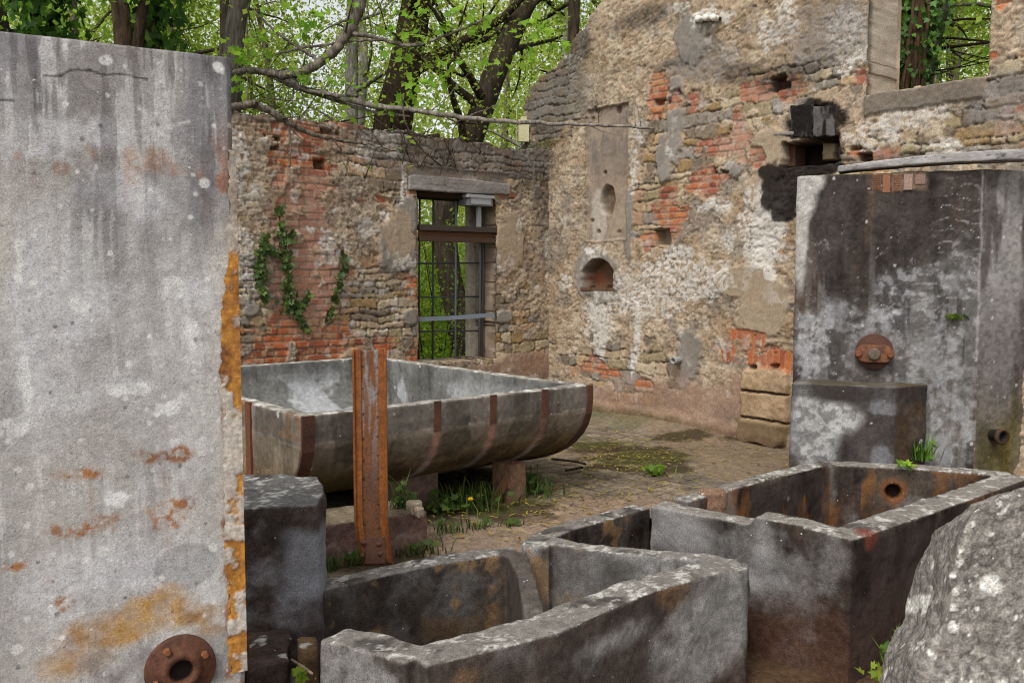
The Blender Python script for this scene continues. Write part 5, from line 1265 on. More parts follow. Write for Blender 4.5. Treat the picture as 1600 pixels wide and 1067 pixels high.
MAPLE = [(0, 0), (.22, .02), (.62, .12), (.40, .30), (.66, .58), (.26, .56), (0, 1.0), (-.26, .56), (-.66, .58), (-.40, .30), (-.62, .12), (-.22, .02)]
MF = np.array([[0, 1, 3, 5], [1, 2, 3, 3], [3, 4, 5, 5], [0, 5, 6, 7], [0, 7, 9, 11], [9, 10, 11, 11], [7, 8, 9, 9]])
MQ = np.array([[0, 1, 3, 5], [0, 5, 6, 7], [0, 7, 9, 11]]); MT = np.array([[1, 2, 3], [3, 4, 5], [9, 10, 11], [7, 8, 9]])
def add_maple(mb, c, nrm, up, s, col):
    v, cc = leaf_faces(c, nrm, up, s, MAPLE, col, None); n = len(c); o = (np.arange(n) * 12)[:, None, None]
    k = mb.n; mb.add(v, (MQ[None] + o).reshape(-1, 4), cc); mb.f[3].append((MT[None] + o).reshape(-1, 3) + k)
def rdir(n, r): 
    d = r.normal(size=(n, 3)); return d / np.linalg.norm(d, axis=1)[:, None]
def greens(n, r, a, b): return mix(np.broadcast_to(a, (n, 3)), np.broadcast_to(b, (n, 3)), r.rand(n)) * (.75 + .5 * r.rand(n))[:, None]

def weed(name, label, p, nb, hgt, spr, broad=0, c0=S(96,130,40), c1=S(60,96,30), seed=1, flower=None, group=None, base=None):
    r = np.random.RandomState(seed); root = thing(name, label, 'weed', p, group); mb = MB(); p = np.asarray(p, float)
    for i in range(nb):                                     # bent grass blades
        a = r.uniform(0, 6.28); q = p + np.array([r.normal(0, spr * .45), r.normal(0, spr * .3), 0]); L = hgt * r.uniform(.5, 1.1); o = np.array([math.cos(a), math.sin(a), 0]) * r.uniform(.15, .7) * L
        w = np.array([-math.sin(a), math.cos(a), 0]) * r.uniform(.003, .0065)
        k = [q - w, q + w, q + o * .4 + Z_ * L * .6 + w * .8, q + o * .4 + Z_ * L * .6 - w * .8, q + o + Z_ * L * .92 + w * .1, q + o + Z_ * L * .92 - w * .1]
        mb.add(k, [[0, 1, 2, 3], [3, 2, 4, 5]], greens(1, r, c0, c1)[0])
    if nb: mb.build('grass_foliage', M_GRASS, root)
    if broad:
        mb = MB()
        c = p + np.stack([r.normal(0, spr * .5, broad), r.normal(0, spr * .35, broad), r.uniform(.01, hgt * .7, broad)], -1)
        nn = rdir(broad, r) * .6 + np.array([0, -.5, .9]); add_maple(mb, c, nn, rdir(broad, r) + np.array([0, 0, .3]), r.uniform(.03, .07, broad), greens(broad, r, c0, c1)); mb.build('leaves', M_GRASS, root)
    if flower is not None:
        for q in flower:
            q = np.asarray(q); m = MB(); b0 = p + np.array([r.normal(0, .02), r.normal(0, .02), 0]); m.tube([b0, (b0 + q) / 2 + [.02, 0, .02], q], .003, 5, S(110,140,60)); m.build('stem', M_GRASS, root)
            m = MB(); n = 26; aa = r.uniform(0, 6.28, n); add_diam(m, np.tile(q, (n, 1)), np.tile([0, -.4, 1.], (n, 1)) + rdir(n, r) * .2, np.stack([np.cos(aa), np.sin(aa), .2 + 0 * aa], -1), r.uniform(.014, .024, n), greens(n, r, S(236,196,24), S(228,170,10))); m.build('flower', M_GRASS, root)
    return root
Wd = [(820, 772, 'grassy weed clump by the support block at the right of the basin', 90, .22, .26, 22), (745, 790, 'long grass tuft in the shade below the middle of the basin', 120, .22, .34, 6),
      (695, 800, 'broad dark leaved weed growing under the basin by the plinth', 20, .18, .2, 46), (628, 793, 'tall weed sprouting on the plinth, right beside the post', 26, .24, .10, 10),
      (1022, 742, 'lone bright green tuft in the middle of the paved yard', 46, .10, .09, 14), (1125, 676, 'bright dandelion plant at the foot of the gable wall', 14, .12, .12, 26),
      (1186, 692, 'small leafy weed in front of the big foot stones of the gable', 12, .14, .09, 18), (1080, 664, 'thin weed sprig at the wall foot left of the dandelion', 22, .10, .14, 5),
      (1040, 660, 'grass tuft at the wall foot near a round stone', 40, .12, .2, 6), (985, 648, 'wide grass fringe at the gable foot near the basin end', 80, .13, .4, 4), (1012, 656, 'clump of grass right of the fringe at the gable foot', 44, .13, .16, 8),
      (700, 832, 'sparse grass tuft on the sandstone kerb right of the plinth', 40, .10, .2, 3), (745, 826, 'low grass patch on the kerb, second from the plinth', 34, .07, .14, 2), (800, 822, 'tiny grass sprout on the kerb below the basin support', 20, .06, .10, 2),
      (596, 878, 'small bright leaf sprouting at the very foot of the rusty post', 6, .06, .05, 8), (512, 888, 'grass at the left base of the low plinth', 46, .10, .14, 4), (555, 880, 'weed between the plinth face and the post foot', 26, .12, .08, 3), (665, 862, 'grass along the lower right corner of the low plinth', 40, .09, .16, 6), (640, 868, 'dry yellowish grass in front of the plinth', 26, .08, .12, 0)]
for i, (x, y, lb, nb, hg, sp, br) in enumerate(Wd):
    z = .25 if (x, y) == (628, 793) else .01
    fl = [onz(735, 779, .12)] if x == 745 else ([onz(1136, 676, .06), onz(1118, 672, .06)] if x == 1125 else None)
    weed('weed', lb, onz(x, y, z), nb, hg, sp, br, seed=40 + i, flower=fl, c0=S(120,150,44) if (x > 1000 and y < 760) else S(84,104,42), c1=S(80,110,36) if x > 1000 else S(48,70,30))
b_ = pT(1440, 705, .12); weed('weed', 'grassy weed in the corner between foot block and blackened tank', wT(b_[0], ZC + .02, .12) + [0, -.05, 0], 44, .22, .10, 8, seed=71)
weed('weed', 'lone leafy seedling on the far rim of the drain hole trough', onz(1416, 731, ZC + .01), 4, .04, .06, 12, c0=S(140,170,50), seed=72)
b_ = pT(1492, 496, .0); weed('weed', 'tiny moss tuft growing from a crack high on the tank', wT(b_[0], b_[1] - .02, .01), 50, .07, .05, 10, c0=S(100,110,40), seed=73)
weed('weed', 'leafy weed in the dark gap between trough and boulder', onz(1412, 1048, -.25), 20, .22, .14, 40, c0=S(110,140,50), seed=74)
weed('weed', 'yellow green sprig at the bottom edge beside the boulder', onz(1386, 1072, -.3), 20, .18, .10, 20, c0=S(150,160,50), c1=S(110,130,40), seed=75)
weed('weed', 'tiny sprig in the rubble gap beside the pale slab', onz(470, 1058, -.1), 8, .05, .05, 8, c0=S(150,170,50), seed=76)
# ivy on the window wall
def ivy(label, paths, dens, seed):
    r = np.random.RandomState(seed); u, z = pA(*paths[0][0]); root = thing('ivy', label, 'ivy', wA(u, z, .06)); mb = MB(); lf = MB()
    for pth in paths:
        q = [wA(*pA(x, y, .06), .06) for x, y, w in pth]; mb.tube(np.array(q), .006, 5, S(92,76,54))
        for (x0, y0, w0), (x1, y1, w1) in zip(pth[:-1], pth[1:]):
            n = int(math.hypot(x1 - x0, y1 - y0) * dens * (w0 + w1) / 14); k = r.rand(n)
            ww = w0 + (w1 - w0) * k; X = x0 + (x1 - x0) * k + r.normal(0, .5, n) * ww; Y = y0 + (y1 - y0) * k + r.normal(0, .4, n) * ww * .7
            c = np.array([wA(*pA(a, b, .07), .05 + r.rand() * .06) for a, b in zip(X, Y)]).reshape(-1, 3)
            add_maple(lf, c, B_ + rdir(n, r) * .7 + Z_ * .3, rdir(n, r) - Z_ * .5, r.uniform(.035, .075, n), greens(n, r, S(86,104,50), S(52,74,34)))
    mb.build('stem', M_BARK, root); lf.build('leaves', M_IVY, root)
ivy('ivy climbing furthest left on the window wall, one short thick strand', [[(412, 470, 5), (408, 445, 9), (407, 410, 9), (412, 375, 7), (414, 366, 3)], [(412, 470, 3), (420, 462, 4)]], .85, 5)
ivy('ivy with the tallest strand, forked and bushy at its foot', [[(457, 490, 16), (452, 470, 14), (450, 440, 6), (448, 405, 6), (444, 375, 8), (437, 345, 6), (437, 322, 3)], [(448, 405, 4), (428, 392, 4), (416, 388, 3)], [(448, 380, 6), (456, 360, 4)], [(457, 490, 10), (470, 478, 6), (484, 455, 4)], [(457, 490, 8), (474, 500, 5), (482, 520, 2)]], .85, 6)
ivy('thin ivy strand nearest the window, curving up the brick patch', [[(508, 500, 5), (522, 478, 6), (526, 455, 5), (534, 425, 7), (537, 400, 4), (536, 386, 2)]], .8, 8)
# yellow catkins and dead leaves strewn on the paving: nobody could count them
mb = MB(); n = 900
X = np.concatenate([rng.uniform(640, 1235, n), rng.normal(990, 70, 300), rng.normal(890, 60, 160)]); Yp = np.concatenate([rng.uniform(655, 850, n), rng.normal(715, 16, 300), rng.normal(765, 25, 160)])
for x, y in zip(X, Yp):
    if y < 648 + max(0, (x - 925)) * .2: continue
    p = onz(x, y, .012)
    if p[1] < np.interp(p[0], LX, LY) + .12: continue
    a = rng.uniform(0, 6.28); L = rng.uniform(.015, .045); d = np.array([math.cos(a), math.sin(a), 0]); s = np.array([-d[1], d[0], 0]) * rng.uniform(.003, .007); b = s * rng.uniform(-3, 3)
    c = (S(190,170,60) if rng.rand() < .5 else S(150,124,70) if rng.rand() < .6 else S(84,62,44)) * rng.uniform(.7, 1.1)
    p = p + Z_ * rng.uniform(.008, .022)
    mb.add([p - d * L - s, p - d * L + s, p + b + s + Z_ * .005, p + b - s + Z_ * .005, p + d * L + s * .4, p + d * L - s * .4], [[0, 1, 2, 3], [3, 2, 4, 5]], c)
o = mb.build('fallen_catkins', M_GRASS); o['kind'] = 'stuff'
for (pts, lb) in (([(862,717),(885,719),(905,722),(915,725)], 'dark twig on the paving just right of the basin support'), ([(884,735),(895,733),(910,730)], 'shorter dark twig lying below the other on the paving')):
    mb = MB(); mb.tube([onz(x, y, .04) for x, y in pts], .011, 6, S(58,46,38)); tag(mb.build('twig', M_BARK), lb, 'twig')
for (x, y, r, lb) in ((1012, 640, .10, 'round brown stone at the foot of the gable wall'), (1113, 783, .11, 'rounded pinkish stone wedged on the trough rim behind its long wall')):
    z = .04 if y < 700 else .2
    p = onz(x, y, z)
    boulder('loose_stone', lb, 'stone', [p[:2] + r * np.array([math.cos(a), .8 * math.sin(a)]) * (1 + .15 * math.sin(2 * a)) for a in np.linspace(0, 6.28, 11)[:-1]], z - .1, z + r * .7, M_ROCK, rub(840, S(150,118,94), S(112,88,72)), vox=.012, amp=.018, smooth=9, seed=int(x))
# ================================================================== the wood behind
BARK_D, BARK_L = S(74,62,52), S(112,104,94)
def limb(rg_, p, d, L, r0, n=7, bend=.25, drop=.0):
    pts = [p]; d = d / np.linalg.norm(d)
    for i in range(n - 1):
        d = d + rg_.normal(0, bend * .45, 3) + Z_ * (-drop * .12); d /= np.linalg.norm(d); pts.append(pts[-1] + d * L / (n - 1))
    return np.array(pts), np.linspace(r0, r0 * .25, n)
def tree(name, label, stem, rad, nl, lo, llen, leaves, lsize, c0, c1, bark, seed, group=None, ivyl=0, ivs=1.0, up=.35, mat=M_LEAF, maple=False, twigs=3, stem_col=None):
    """stem: points in the world; returns the thing with trunk (limbs included) and crown"""
    r = np.random.RandomState(seed); stem = np.asarray(stem, float); root = thing(name, label, 'tree', stem[0], group)
    tk = MB(); cr = MB()
    s = np.linspace(0, 1, len(stem)); ss = np.linspace(0, 1, 26); st = np.stack([np.interp(ss, s, stem[:, k]) for k in range(3)], -1)
    st[1:-1] = (st[:-2] + 2 * st[1:-1] + st[2:]) / 4
    rr_ = np.interp(ss, np.linspace(0, 1, len(rad)), rad)
    bc = lambda v: mix(np.broadcast_to(bark, v.shape), np.broadcast_to(bark * .5, v.shape), fbm(v[:, 0] * 2, v[:, 1] * 2, v[:, 2], 5, 4, seed, con=2.2))
    v, f = tube(st, rr_, 12); nn = v - np.repeat(np.vstack([st]), 12, axis=0)[:len(v)] if False else None
    tk.add(v, f, bc(v)); anchors = []
    for i in range(nl):
        k = lo + (1 - lo) * (i + r.rand()) / nl; p = np.array([np.interp(k, ss, st[:, j]) for j in range(3)]); a = r.uniform(0, 6.28)
        d = np.array([math.cos(a), math.sin(a), up + r.uniform(-.3, .5)]); L = llen * r.uniform(.5, 1.1) * (1 - .45 * k); r0 = np.interp(k, ss, rr_) * .42
        pts, ra = limb(r, p, d, L, max(r0, .012), 8, .3); tv, tf = tube(pts, ra, 5, False); tk.add(tv, tf, bc(tv))
        for q in range(twigs):
            j = r.randint(2, 8); p2, ra2 = limb(r, pts[j], rdir(1, r)[0] + (pts[j] - pts[j - 1]) * 2 + Z_ * .2, L * r.uniform(.25, .55), max(ra[j] * .5, .006), 6, .4)
            tv, tf = tube(p2, ra2, 4, False); tk.add(tv, tf, bc(tv)); anchors += list(p2[1:])
        anchors += list(pts[3:])
    tk.build('trunk', M_BARK, root)
    if leaves:
        A = np.array(anchors); n = leaves; nc = max(8, len(A) // 2)
        k = r.randint(0, len(A), n); c = A[k] + r.normal(0, llen * .11, (n, 3)) * (0.4 + r.rand(n)[:, None])
        tone = hash1(k, 3); col = mix(np.broadcast_to(c0, (n, 3)), np.broadcast_to(c1, (n, 3)), np.clip(tone * .8 + r.rand(n) * .3, 0, 1)) * (.7 + .5 * r.rand(n))[:, None]
        (add_maple if maple else add_diam)(cr, c, rdir(n, r) + Z_ * .6, rdir(n, r) - Z_ * .3, lsize * r.uniform(.6, 1.3, n), col)
    if ivyl:
        k = r.rand(ivyl) ** .8; c = np.stack([np.interp(k, ss, st[:, j]) for j in range(3)], -1); a = r.uniform(0, 6.28, ivyl); ra = np.interp(k, ss, rr_)
        o = np.stack([np.cos(a), np.sin(a), 0 * a], -1); c = c + o * (ra + r.rand(ivyl) ** 2 * .35 * ivs)[:, None]
        add_maple(cr, c, o + rdir(ivyl, r) * .6, rdir(ivyl, r) - Z_ * .6, r.uniform(.07, .13, ivyl) * ivs, greens(ivyl, r, S(96,134,54), S(52,84,36)))
    if leaves or ivyl: cr.build('crown', mat, root)
    return root
YG0, YG1, GR0, GR1 = S(206,212,96), S(166,192,70), S(158,194,70), S(112,156,50)
def stem_px(pts, Y, top=None, lean=0):
    q = [ony(x, y, Y) for x, y in pts]
    q = sorted(q, key=lambda p: p[2])
    if q[0][2] > -.4: q = [np.array([q[0][0] - (q[1][0] - q[0][0]) / max(.1, q[1][2] - q[0][2]) * (q[0][2] + .5) * .4, Y, -.56])] + q
    d = q[-1] - q[-2]; d /= d[2] if d[2] else 1
    q.append(q[-1] + d * 2.5 + [.1, .2, 0]); q.append(q[-1] + d * 2.5 + [-.2, .1, 0])
    return q
def wpx(w, Y): return w / 2 * Y / F
tree('broadleaf_tree', 'thick dark ridged trunk rising behind the wall, left of the window', stem_px([(655,-20),(640,70),(628,130),(612,195)], 14.5), [wpx(70,14.5), wpx(52,14.5), wpx(44,14.5), wpx(30,14.5)], 12, .35, 4.2, 8200, .06, GR0, YG1, S(84,70,58), 11, twigs=3)
tree('broadleaf_tree', 'dark leaning trunk behind the window, bending over to the right at the top', stem_px([(832,-20),(800,50),(770,120),(740,210),(705,295),(692,335),(700,430),(718,500),(728,566)], 14.0), [wpx(40,14), wpx(38,14), wpx(38,14), wpx(34,14), wpx(20,14)], 11, .5, 3.6, 6400, .06, YG0, GR1, S(98,86,74), 12, twigs=3)
tree('broadleaf_tree', 'slim dark trunk close behind the sloping edge of the gable', stem_px([(898,-30),(896,60),(894,130)], 13.5), [wpx(22,13.5), wpx(18,13.5), wpx(14,13.5)], 9, .45, 2.8, 3600, .06, GR0, YG1, S(90,78,66), 13)
tree('broadleaf_tree', 'pale grey spotted trunk between the slab and the window wall', stem_px([(380,-20),(368,40),(362,130)], 12.0), [wpx(30,12), wpx(30,12), wpx(26,12)], 8, .55, 3.0, 1800, .09, YG0, GR0, S(128,120,110), 14)
tree('broadleaf_tree', 'slender grey trunk just left of the pale spotted one', stem_px([(350,-20),(352,60),(345,130)], 12.4), [wpx(18,12), wpx(15,12), wpx(12,12)], 7, .5, 2.6, 1200, .09, YG0, GR0, S(118,110,98), 15)
tree('broadleaf_tree', 'brown trunk above the middle of the pale slab', stem_px([(184,-20),(190,30),(196,110)], 9.9), [wpx(30,9.9), wpx(26,9.9), wpx(24,9.9)], 6, .5, 2.2, 500, .09, GR0, GR1, S(104,86,68), 16)
tree('broadleaf_tree', 'dark thin trunk leaning left, between two brown ones above the slab', stem_px([(232,-20),(222,20),(210,110)], 9.7), [wpx(18,9.7), wpx(16,9.7), wpx(12,9.7)], 5, .5, 2.0, 300, .09, GR0, GR1, S(66,54,44), 17)
tree('ivy_clad_tree', 'brown trunk with ivy hanging down its right side, above the slab', stem_px([(234,-20),(236,30),(240,110)], 10.2), [wpx(24,10.2), wpx(22,10.2), wpx(18,10.2)], 5, .5, 2.0, 300, .09, GR0, GR1, S(98,80,64), 18, ivyl=900)
tree('ivy_clad_tree', 'trunk smothered in dark ivy at the far upper left', stem_px([(66,-30),(68,20),(66,100)], 10.3), [wpx(36,9), wpx(30,9), wpx(22,9)], 6, .5, 2.2, 500, .09, GR0, GR1, S(60,50,42), 19, ivyl=1500)
tree('broadleaf_tree', 'thin pale trunk right of the ivy smothered one, upper left', stem_px([(112,-30),(115,20),(118,100)], 12.0), [wpx(14,12), wpx(12,12), wpx(10,12)], 7, .5, 2.4, 900, .09, GR0, YG1, S(126,118,106), 20)
# the ivy tree in the upper window gap
pI = ony(1432, 60, 10.2)
r = np.random.RandomState(5)
tree('ivy_clad_tree', 'ivy covered tree with ropy brown stems in the upper window gap', stem_px([(1446,-40),(1432,30),(1420,90),(1410,160)], 10.2), [.20, .17, .15, .14], 5, .55, 2.2, 900, .08, S(90,130,44), S(60,96,34), S(84,68,54), 21, ivyl=3000, mat=M_IVY, ivs=.62)
vines = MB()
for k in range(7):
    x = 1408 + k * 5; pts = [ony(x + (18 - k) * t_ * 1.3 + r.normal(0, 1.2), 150 - 170 * t_, 9.93 + .02 * (k % 3)) for t_ in np.linspace(0, 1, 8)]; vines.tube(np.vstack([pts[0] * [1, 1, 0] + [0, 0, -.56], pts]), .022 + .01 * (k % 2), 6, mix(S(112,90,68), S(74,60,48), r.rand()))
o = vines.build('climbing_ivy', M_BARK); tag(o, 'bundle of brown ropy ivy stems against the jamb of the upper window gap', 'ivy')
tree('broadleaf_tree', 'grey leaning trunk in the middle of the upper window gap', stem_px([(1480,-20),(1468,40),(1452,100),(1446,150)], 12.5), [wpx(20,12), wpx(18,12), wpx(14,12)], 8, .4, 3.4, 2500, .10, GR0, YG1, S(84,76,66), 22)
mb = MB()
for pts, rad in (([(1440,78),(1470,76),(1500,72),(1550,66),(1620,50)], .022), ([(1455,60),(1490,60),(1530,64),(1600,72)], .016), ([(1430,114),(1470,110),(1510,104),(1580,88)], .010), ([(1474,62),(1490,82),(1508,95),(1530,98)], .010), ([(1470,34),(1510,30),(1560,30)], .016), ([(1440,122),(1480,112),(1520,96),(1560,84)], .008), ([(1480,78),(1505,84),(1560,96)], .008)):
    mb.tube([ony(x, y, 10.6 + .1 * math.sin(x)) for x, y in pts], np.linspace(rad, rad * .6, len(pts)), 6, S(48,40,34))
o = mb.build('bare_branches', M_BARK); tag(o, 'dark bare boughs crossing the upper window gap', 'branch')

# trees further off: five kinds, copied
def proto(seed, kind):
    r = np.random.RandomState(seed); hgt = (13, 11, 15, 9, 12)[kind]; p = [np.array([0, 0, -.56])]
    for i in range(6): p.append(p[-1] + np.array([r.normal(0, .18), r.normal(0, .18), hgt / 6]))
    rad = (.20, .13, .16, .10, .24)[kind]
    return tree('woodland_tree', 'x', p, [rad, rad * .8, rad * .6, rad * .3], (17, 15, 12, 16, 18)[kind], .10, (4.2, 3.2, 3.0, 2.8, 4.4)[kind], (9000, 7500, 5200, 8000, 9500)[kind], (.085, .08, .08, .075, .09)[kind],
        (YG0, GR0, YG0, S(160,172,70), GR0)[kind], (YG1, GR1, S(130,150,60), S(116,144,50), YG1)[kind], (S(112,102,88), S(130,122,110), S(160,154,144), S(112,102,88), S(90,80,68))[kind], seed, None, 0, .3)
KL = ['broad yellow green tree in full spring leaf, standing further back in the wood', 'mid green slender tree standing further back in the wood', 'pale trunked thin leaved tree standing further back in the wood', 'low bushy yellow green young tree behind the ruin', 'dark trunked spreading tree standing further back in the wood']
PR = [proto(300 + k, k) for k in range(5)]
first = [True] * 5
r = np.random.RandomState(77)
spots_ = []
for ring, (Y0, Y1, n) in enumerate(((17, 21, 8), (21, 28, 9), (28, 40, 13))):
    for i in range(n):
        fx = -.66 + 1.36 * (i + r.uniform(.1, .9)) / n; Y = r.uniform(Y0, Y1); spots_.append((fx * Y, Y))
spots_ += [(5.4, 12.8), (7.0, 13.5), (6.2, 15.5), (-2.6, 15.5), (-.9, 17.0), (-7.2, 12.5), (-5.0, 14.0)]
spots_ = [p for p in spots_ if not (-.125 < p[0] / p[1] < -.01 and p[1] < 27)]
for i, (x, y) in enumerate(spots_):
    k = [0, 1, 3, 2, 4, 3, 1][i % 7]
    if first[k]: o = PR[k]; first[k] = False
    else:
        o = PR[k].copy(); LINK(o)
        for ch in list(PR[k].children): c = ch.copy(); LINK(c); c.parent = o
    s = r.uniform(.8, 1.2); o.location = (x, y, -.56 + (.0 if y < 17 else .3)); o.rotation_euler = (0, 0, r.uniform(0, 6.28)); o.scale = (s, s, s)
    o['label'] = KL[k]; o['group'] = 'trees of the wood behind the ruin, kind %s' % ('broad', 'slender', 'pale', 'young', 'dark')[k]
# undergrowth and the far wood: one mass
r = np.random.RandomState(9); n = 130000
Y = r.uniform(15, 60, n) ; fx = r.uniform(-.75, .8, n); zz = -.5 + .34 * Y * r.rand(n) ** 1.1
pp = np.stack([fx * Y, Y, zz], -1); keep_ = fbm(pp[:, 0], pp[:, 1], pp[:, 2], .45, 4, 5, con=2) > .42; pp = pp[keep_]; n = len(pp)
tone = fbm(pp[:, 0], pp[:, 1], pp[:, 2], .6, 3, 6, con=2)
mb = MB(); add_diam(mb, pp, rdir(n, r) + [0, -.6, .4], rdir(n, r), r.uniform(.06, .13, n) * (pp[:, 1] / 28), mix(np.broadcast_to(YG0, (n, 3)), np.broadcast_to(GR1, (n, 3)), tone) * (.7 + .5 * r.rand(n))[:, None])
n = 130000; Y = r.uniform(34, 66, n); fx = r.uniform(-.75, .8, n); zz = -.5 + .36 * Y * r.rand(n) ** 1.25; pp = np.stack([fx * Y, Y, zz], -1)
keep_ = fbm(pp[:, 0], pp[:, 1] * .3, pp[:, 2], .22, 4, 15, con=2.2) > .24 + .26 * (zz / (.36 * Y)); pp = pp[keep_]; n = len(pp); tone = fbm(pp[:, 0], pp[:, 1], pp[:, 2], .4, 3, 16, con=2)
add_diam(mb, pp, rdir(n, r) + [0, -.6, .4], rdir(n, r), r.uniform(.18, .42, n), mix(np.broadcast_to(S(204,210,110), (n, 3)), np.broadcast_to(S(152,176,86), (n, 3)), tone) * (.75 + .4 * r.rand(n))[:, None])  # far leaves coloured paler to imitate aerial haze
o = mb.build('undergrowth', M_LEAF); o['kind'] = 'stuff'
# brush that fills the view through the window
def bush(label, px, py, Y, rx, rz, n, s, c0, c1, seed):
    r = np.random.RandomState(seed); p = ony(px, py, Y); root = thing('bush', label, 'bush', (p[0], Y, -.56)); tk = MB(); lf = MB(); A = []
    for i in range(16):
        q, ra = limb(r, np.array([p[0] + r.normal(0, rx * .3), Y + r.normal(0, .2), -.56]), np.array([r.normal(0, .5), r.normal(0, .3), 1.4]), (p[2] + rz + .56) * r.uniform(.6, 1.1), .018, 9, .25); tk.tube(q, ra, 5, BARK_D); A += list(q[2:])
    A = np.array(A); k = r.randint(0, len(A), n); c = A[k] + r.normal(0, rx * .28, (n, 3)); add_diam(lf, c, rdir(n, r) + Z_ * .5, rdir(n, r), s * r.uniform(.6, 1.3, n), greens(n, r, c0, c1))
    tk.build('stems', M_BARK, root); lf.build('foliage', M_LEAF, root)
bush('bright green brush seen through the barred window', 668, 440, 13.3, .34, .9, 3600, .06, S(160,190,66), S(110,156,46), 31)
bush('yellow green brush behind the right half of the window', 728, 470, 15.2, .7, .8, 6000, .075, S(176,196,76), S(120,160,50), 32)
bush('pale green thicket furthest back behind the barred window', 690, 430, 18.5, 1.2, 1.4, 7000, .09, S(176,196,80), S(124,164,56), 36)
bush('leafy green brush filling the lower upper-window gap', 1510, 130, 11.8, 1.1, .5, 3200, .085, S(150,184,60), S(104,150,44), 33)
bush('leafy bush above the left part of the pale slab', 90, 40, 9.5, .95, .5, 1900, .10, S(146,186,60), S(104,150,44), 34)
bush('small fresh green bush above the middle of the slab', 130, 30, 9.7, .5, .5, 1000, .10, S(150,190,62), S(110,154,48), 35)

# boughs hanging over the wall
def bough(name, label, segs, Y0, col, leaves=0, ls=.1, seed=1, lspots=None):
    r = np.random.RandomState(seed); p = ony(*segs[0][0][:2], Y0); root = thing(name, label, 'branch', p); mb = MB(); A = []
    for sg in segs:
        q = np.array([ony(a[0], a[1], a[3] if len(a) > 3 else Y0) for a in sg]); rad = np.array([a[2] * Y0 / F for a in sg])
        s = np.linspace(0, 1, len(q)); ss = np.linspace(0, 1, 6 * len(q)); q2 = np.stack([np.interp(ss, s, q[:, k]) for k in range(3)], -1)
        for _ in range(3): q2[1:-1] = (q2[:-2] + 2 * q2[1:-1] + q2[2:]) / 4
        q2[1:-1] += r.normal(0, .006, q2[1:-1].shape); mb.tube(q2, np.interp(ss, s, rad), 8, mix(np.broadcast_to(col, (len(q2), 3)), np.broadcast_to(col * .6, (len(q2), 3)), r.rand(len(q2))))
        for _ in range(int(len(q) * 1.2)):
            j = r.randint(2, len(q2) - 1); t2, ra = limb(r, q2[j], rdir(1, r)[0] * [1, .5, 1], r.uniform(.2, .7), max(.004, np.interp(ss[j], s, rad) * .3), 6, .35); mb.tube(t2, ra, 4, col * .7)
    mb.build('wood', M_BARK, root)
    if lspots:
        lf = MB()
        for (x, y, sp, n) in lspots:
            c = ony(x, y, Y0) + r.normal(0, 1, (n, 3)) * np.array([sp, sp * 1.2, sp * .6]) * Y0 / F
            add_maple(lf, c, rdir(n, r) * .7 + np.array([0, -.5, .6]), rdir(n, r) + np.array([0, -.3, -.5]), r.uniform(.7, 1.25, n) * ls, greens(n, r, S(164,200,70), S(120,170,50)))
        lf.build('leaves', M_LEAF, root)
GREY = S(140,130,118)
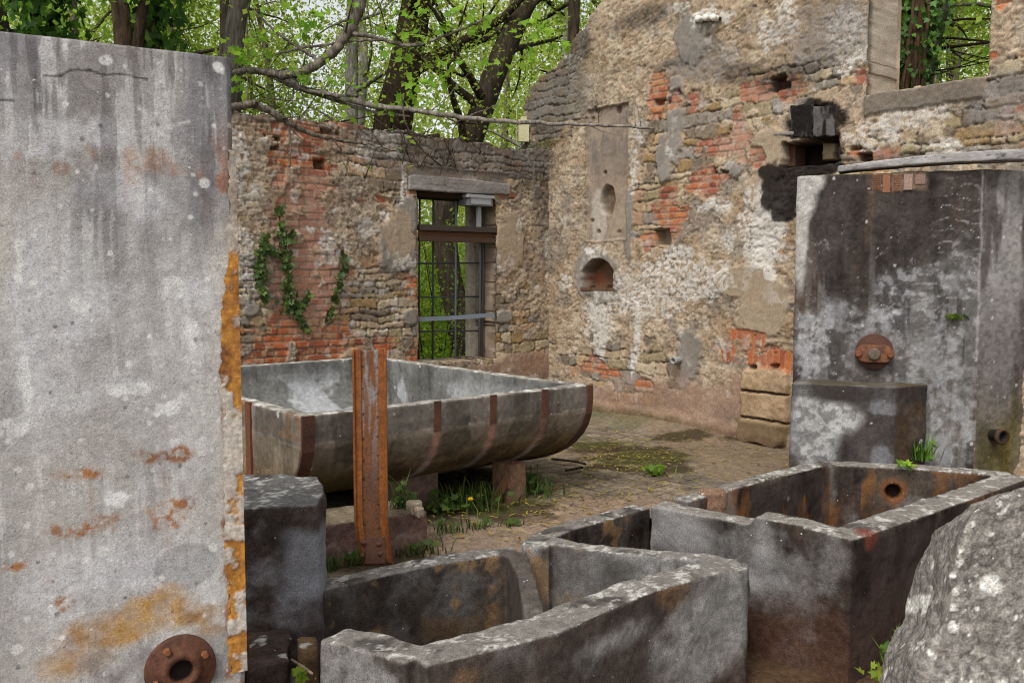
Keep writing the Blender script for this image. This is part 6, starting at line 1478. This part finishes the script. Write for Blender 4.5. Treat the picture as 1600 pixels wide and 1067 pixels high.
bough('maple_bough', 'curved grey bough with fresh maple leaves over the window wall', [[(572,-30,9),(560,20,8),(545,50,8),(525,78,7.5),(500,98,7),(475,112,7),(450,119,7),(425,116,6),(400,110,5),(365,114,5)], [(545,52,4),(590,60,3),(640,75,3),(700,55,2),(760,30,1.5)], [(500,98,3),(460,70,2.5),(430,50,2),(400,20,1.5)], [(450,119,3),(470,140,3),(520,150,2.5),(560,150,2)], [(600,62,2.5),(560,64,2),(470,75,2),(430,85,1.5)]], 10.9, GREY, 0, .095, 3,
    [(380,80,14,12),(425,60,14,10),(400,95,12,8),(485,38,16,16),(500,20,10,8),(375,130,10,8),(470,60,10,6),(540,120,14,9),(600,55,16,10),(620,90,12,10),(655,65,12,8),(690,40,10,6),(725,15,18,14),(640,18,14,8),(640,150,16,14),(675,130,18,16),(620,165,10,10),(560,10,12,7),(830,60,20,14),(850,40,16,10),(880,70,10,6),(815,90,12,8),(700,100,10,6),(770,100,10,6),(410,10,12,8),(450,8,12,6),(470,118,10,6),(528,130,12,6),(740,40,10,6)])
bough('broken_branch', 'long bare pale branch reaching across the wall corner to the gable', [[(420,112,6,11.2),(445,128,6,11.1),(480,142,5.5,11.0),(520,150,5.5,10.95),(560,160,5,10.9),(600,168,4.5,10.8),(650,173,4,10.75),(700,181,4,10.7),(760,188,3.5,10.6),(830,192,3.2,10.5),(900,195,2.8,10.4),(960,197,2.3,10.35),(1022,201,1.5,10.3)], [(430,122,4,11.2),(470,138,4,11.1),(530,160,3,11),(590,178,2.5,10.9),(640,182,1.5,10.8)]], 10.6, S(160,150,138), seed=4)
bough('broken_branch', 'dead grey branch drooping over the face of the window wall', [[(355,172,5.5,8.6),(385,164,6,8.75),(400,163,6,8.8),(425,176,5.5,8.85),(450,192,5,8.95),(480,207,4,9.05),(520,218,3,9.2),(560,224,2,9.4),(582,226,1.2,9.5)], [(450,192,2,8.95),(455,230,1.5,8.95),(452,262,1,8.95)], [(520,218,1.5,9.2),(545,250,1.2,9.3),(540,275,.8,9.3)]], 9.0, S(132,120,106), seed=6)
# thin dead vine creeping over the wall top near the window
mb = MB(); r = np.random.RandomState(3)
for k in range(16):
    x = r.uniform(560, 720); y = r.uniform(180, 225); d = r.uniform(-1, 1); pts = [(x + d * 60 * t_ + r.normal(0, 3), y + 70 * t_ * r.uniform(.3, 1.) + r.normal(0, 3)) for t_ in np.linspace(0, 1, 6)]
    mb.tube([wA(*pA(a, b, .07), .07) for a, b in pts], .006, 4, S(92,78,64))
for pts in ([(628,150),(632,190),(645,215),(665,240),(690,260)], [(690,180),(720,195),(745,215)]): mb.tube([wA(*pA(a, b, .09), .09) for a, b in pts], .009, 5, S(100,88,74))
o = mb.build('dead_vine', M_BARK); tag(o, 'tangle of thin dead vine stems over the wall top left of the lintel', 'vine')
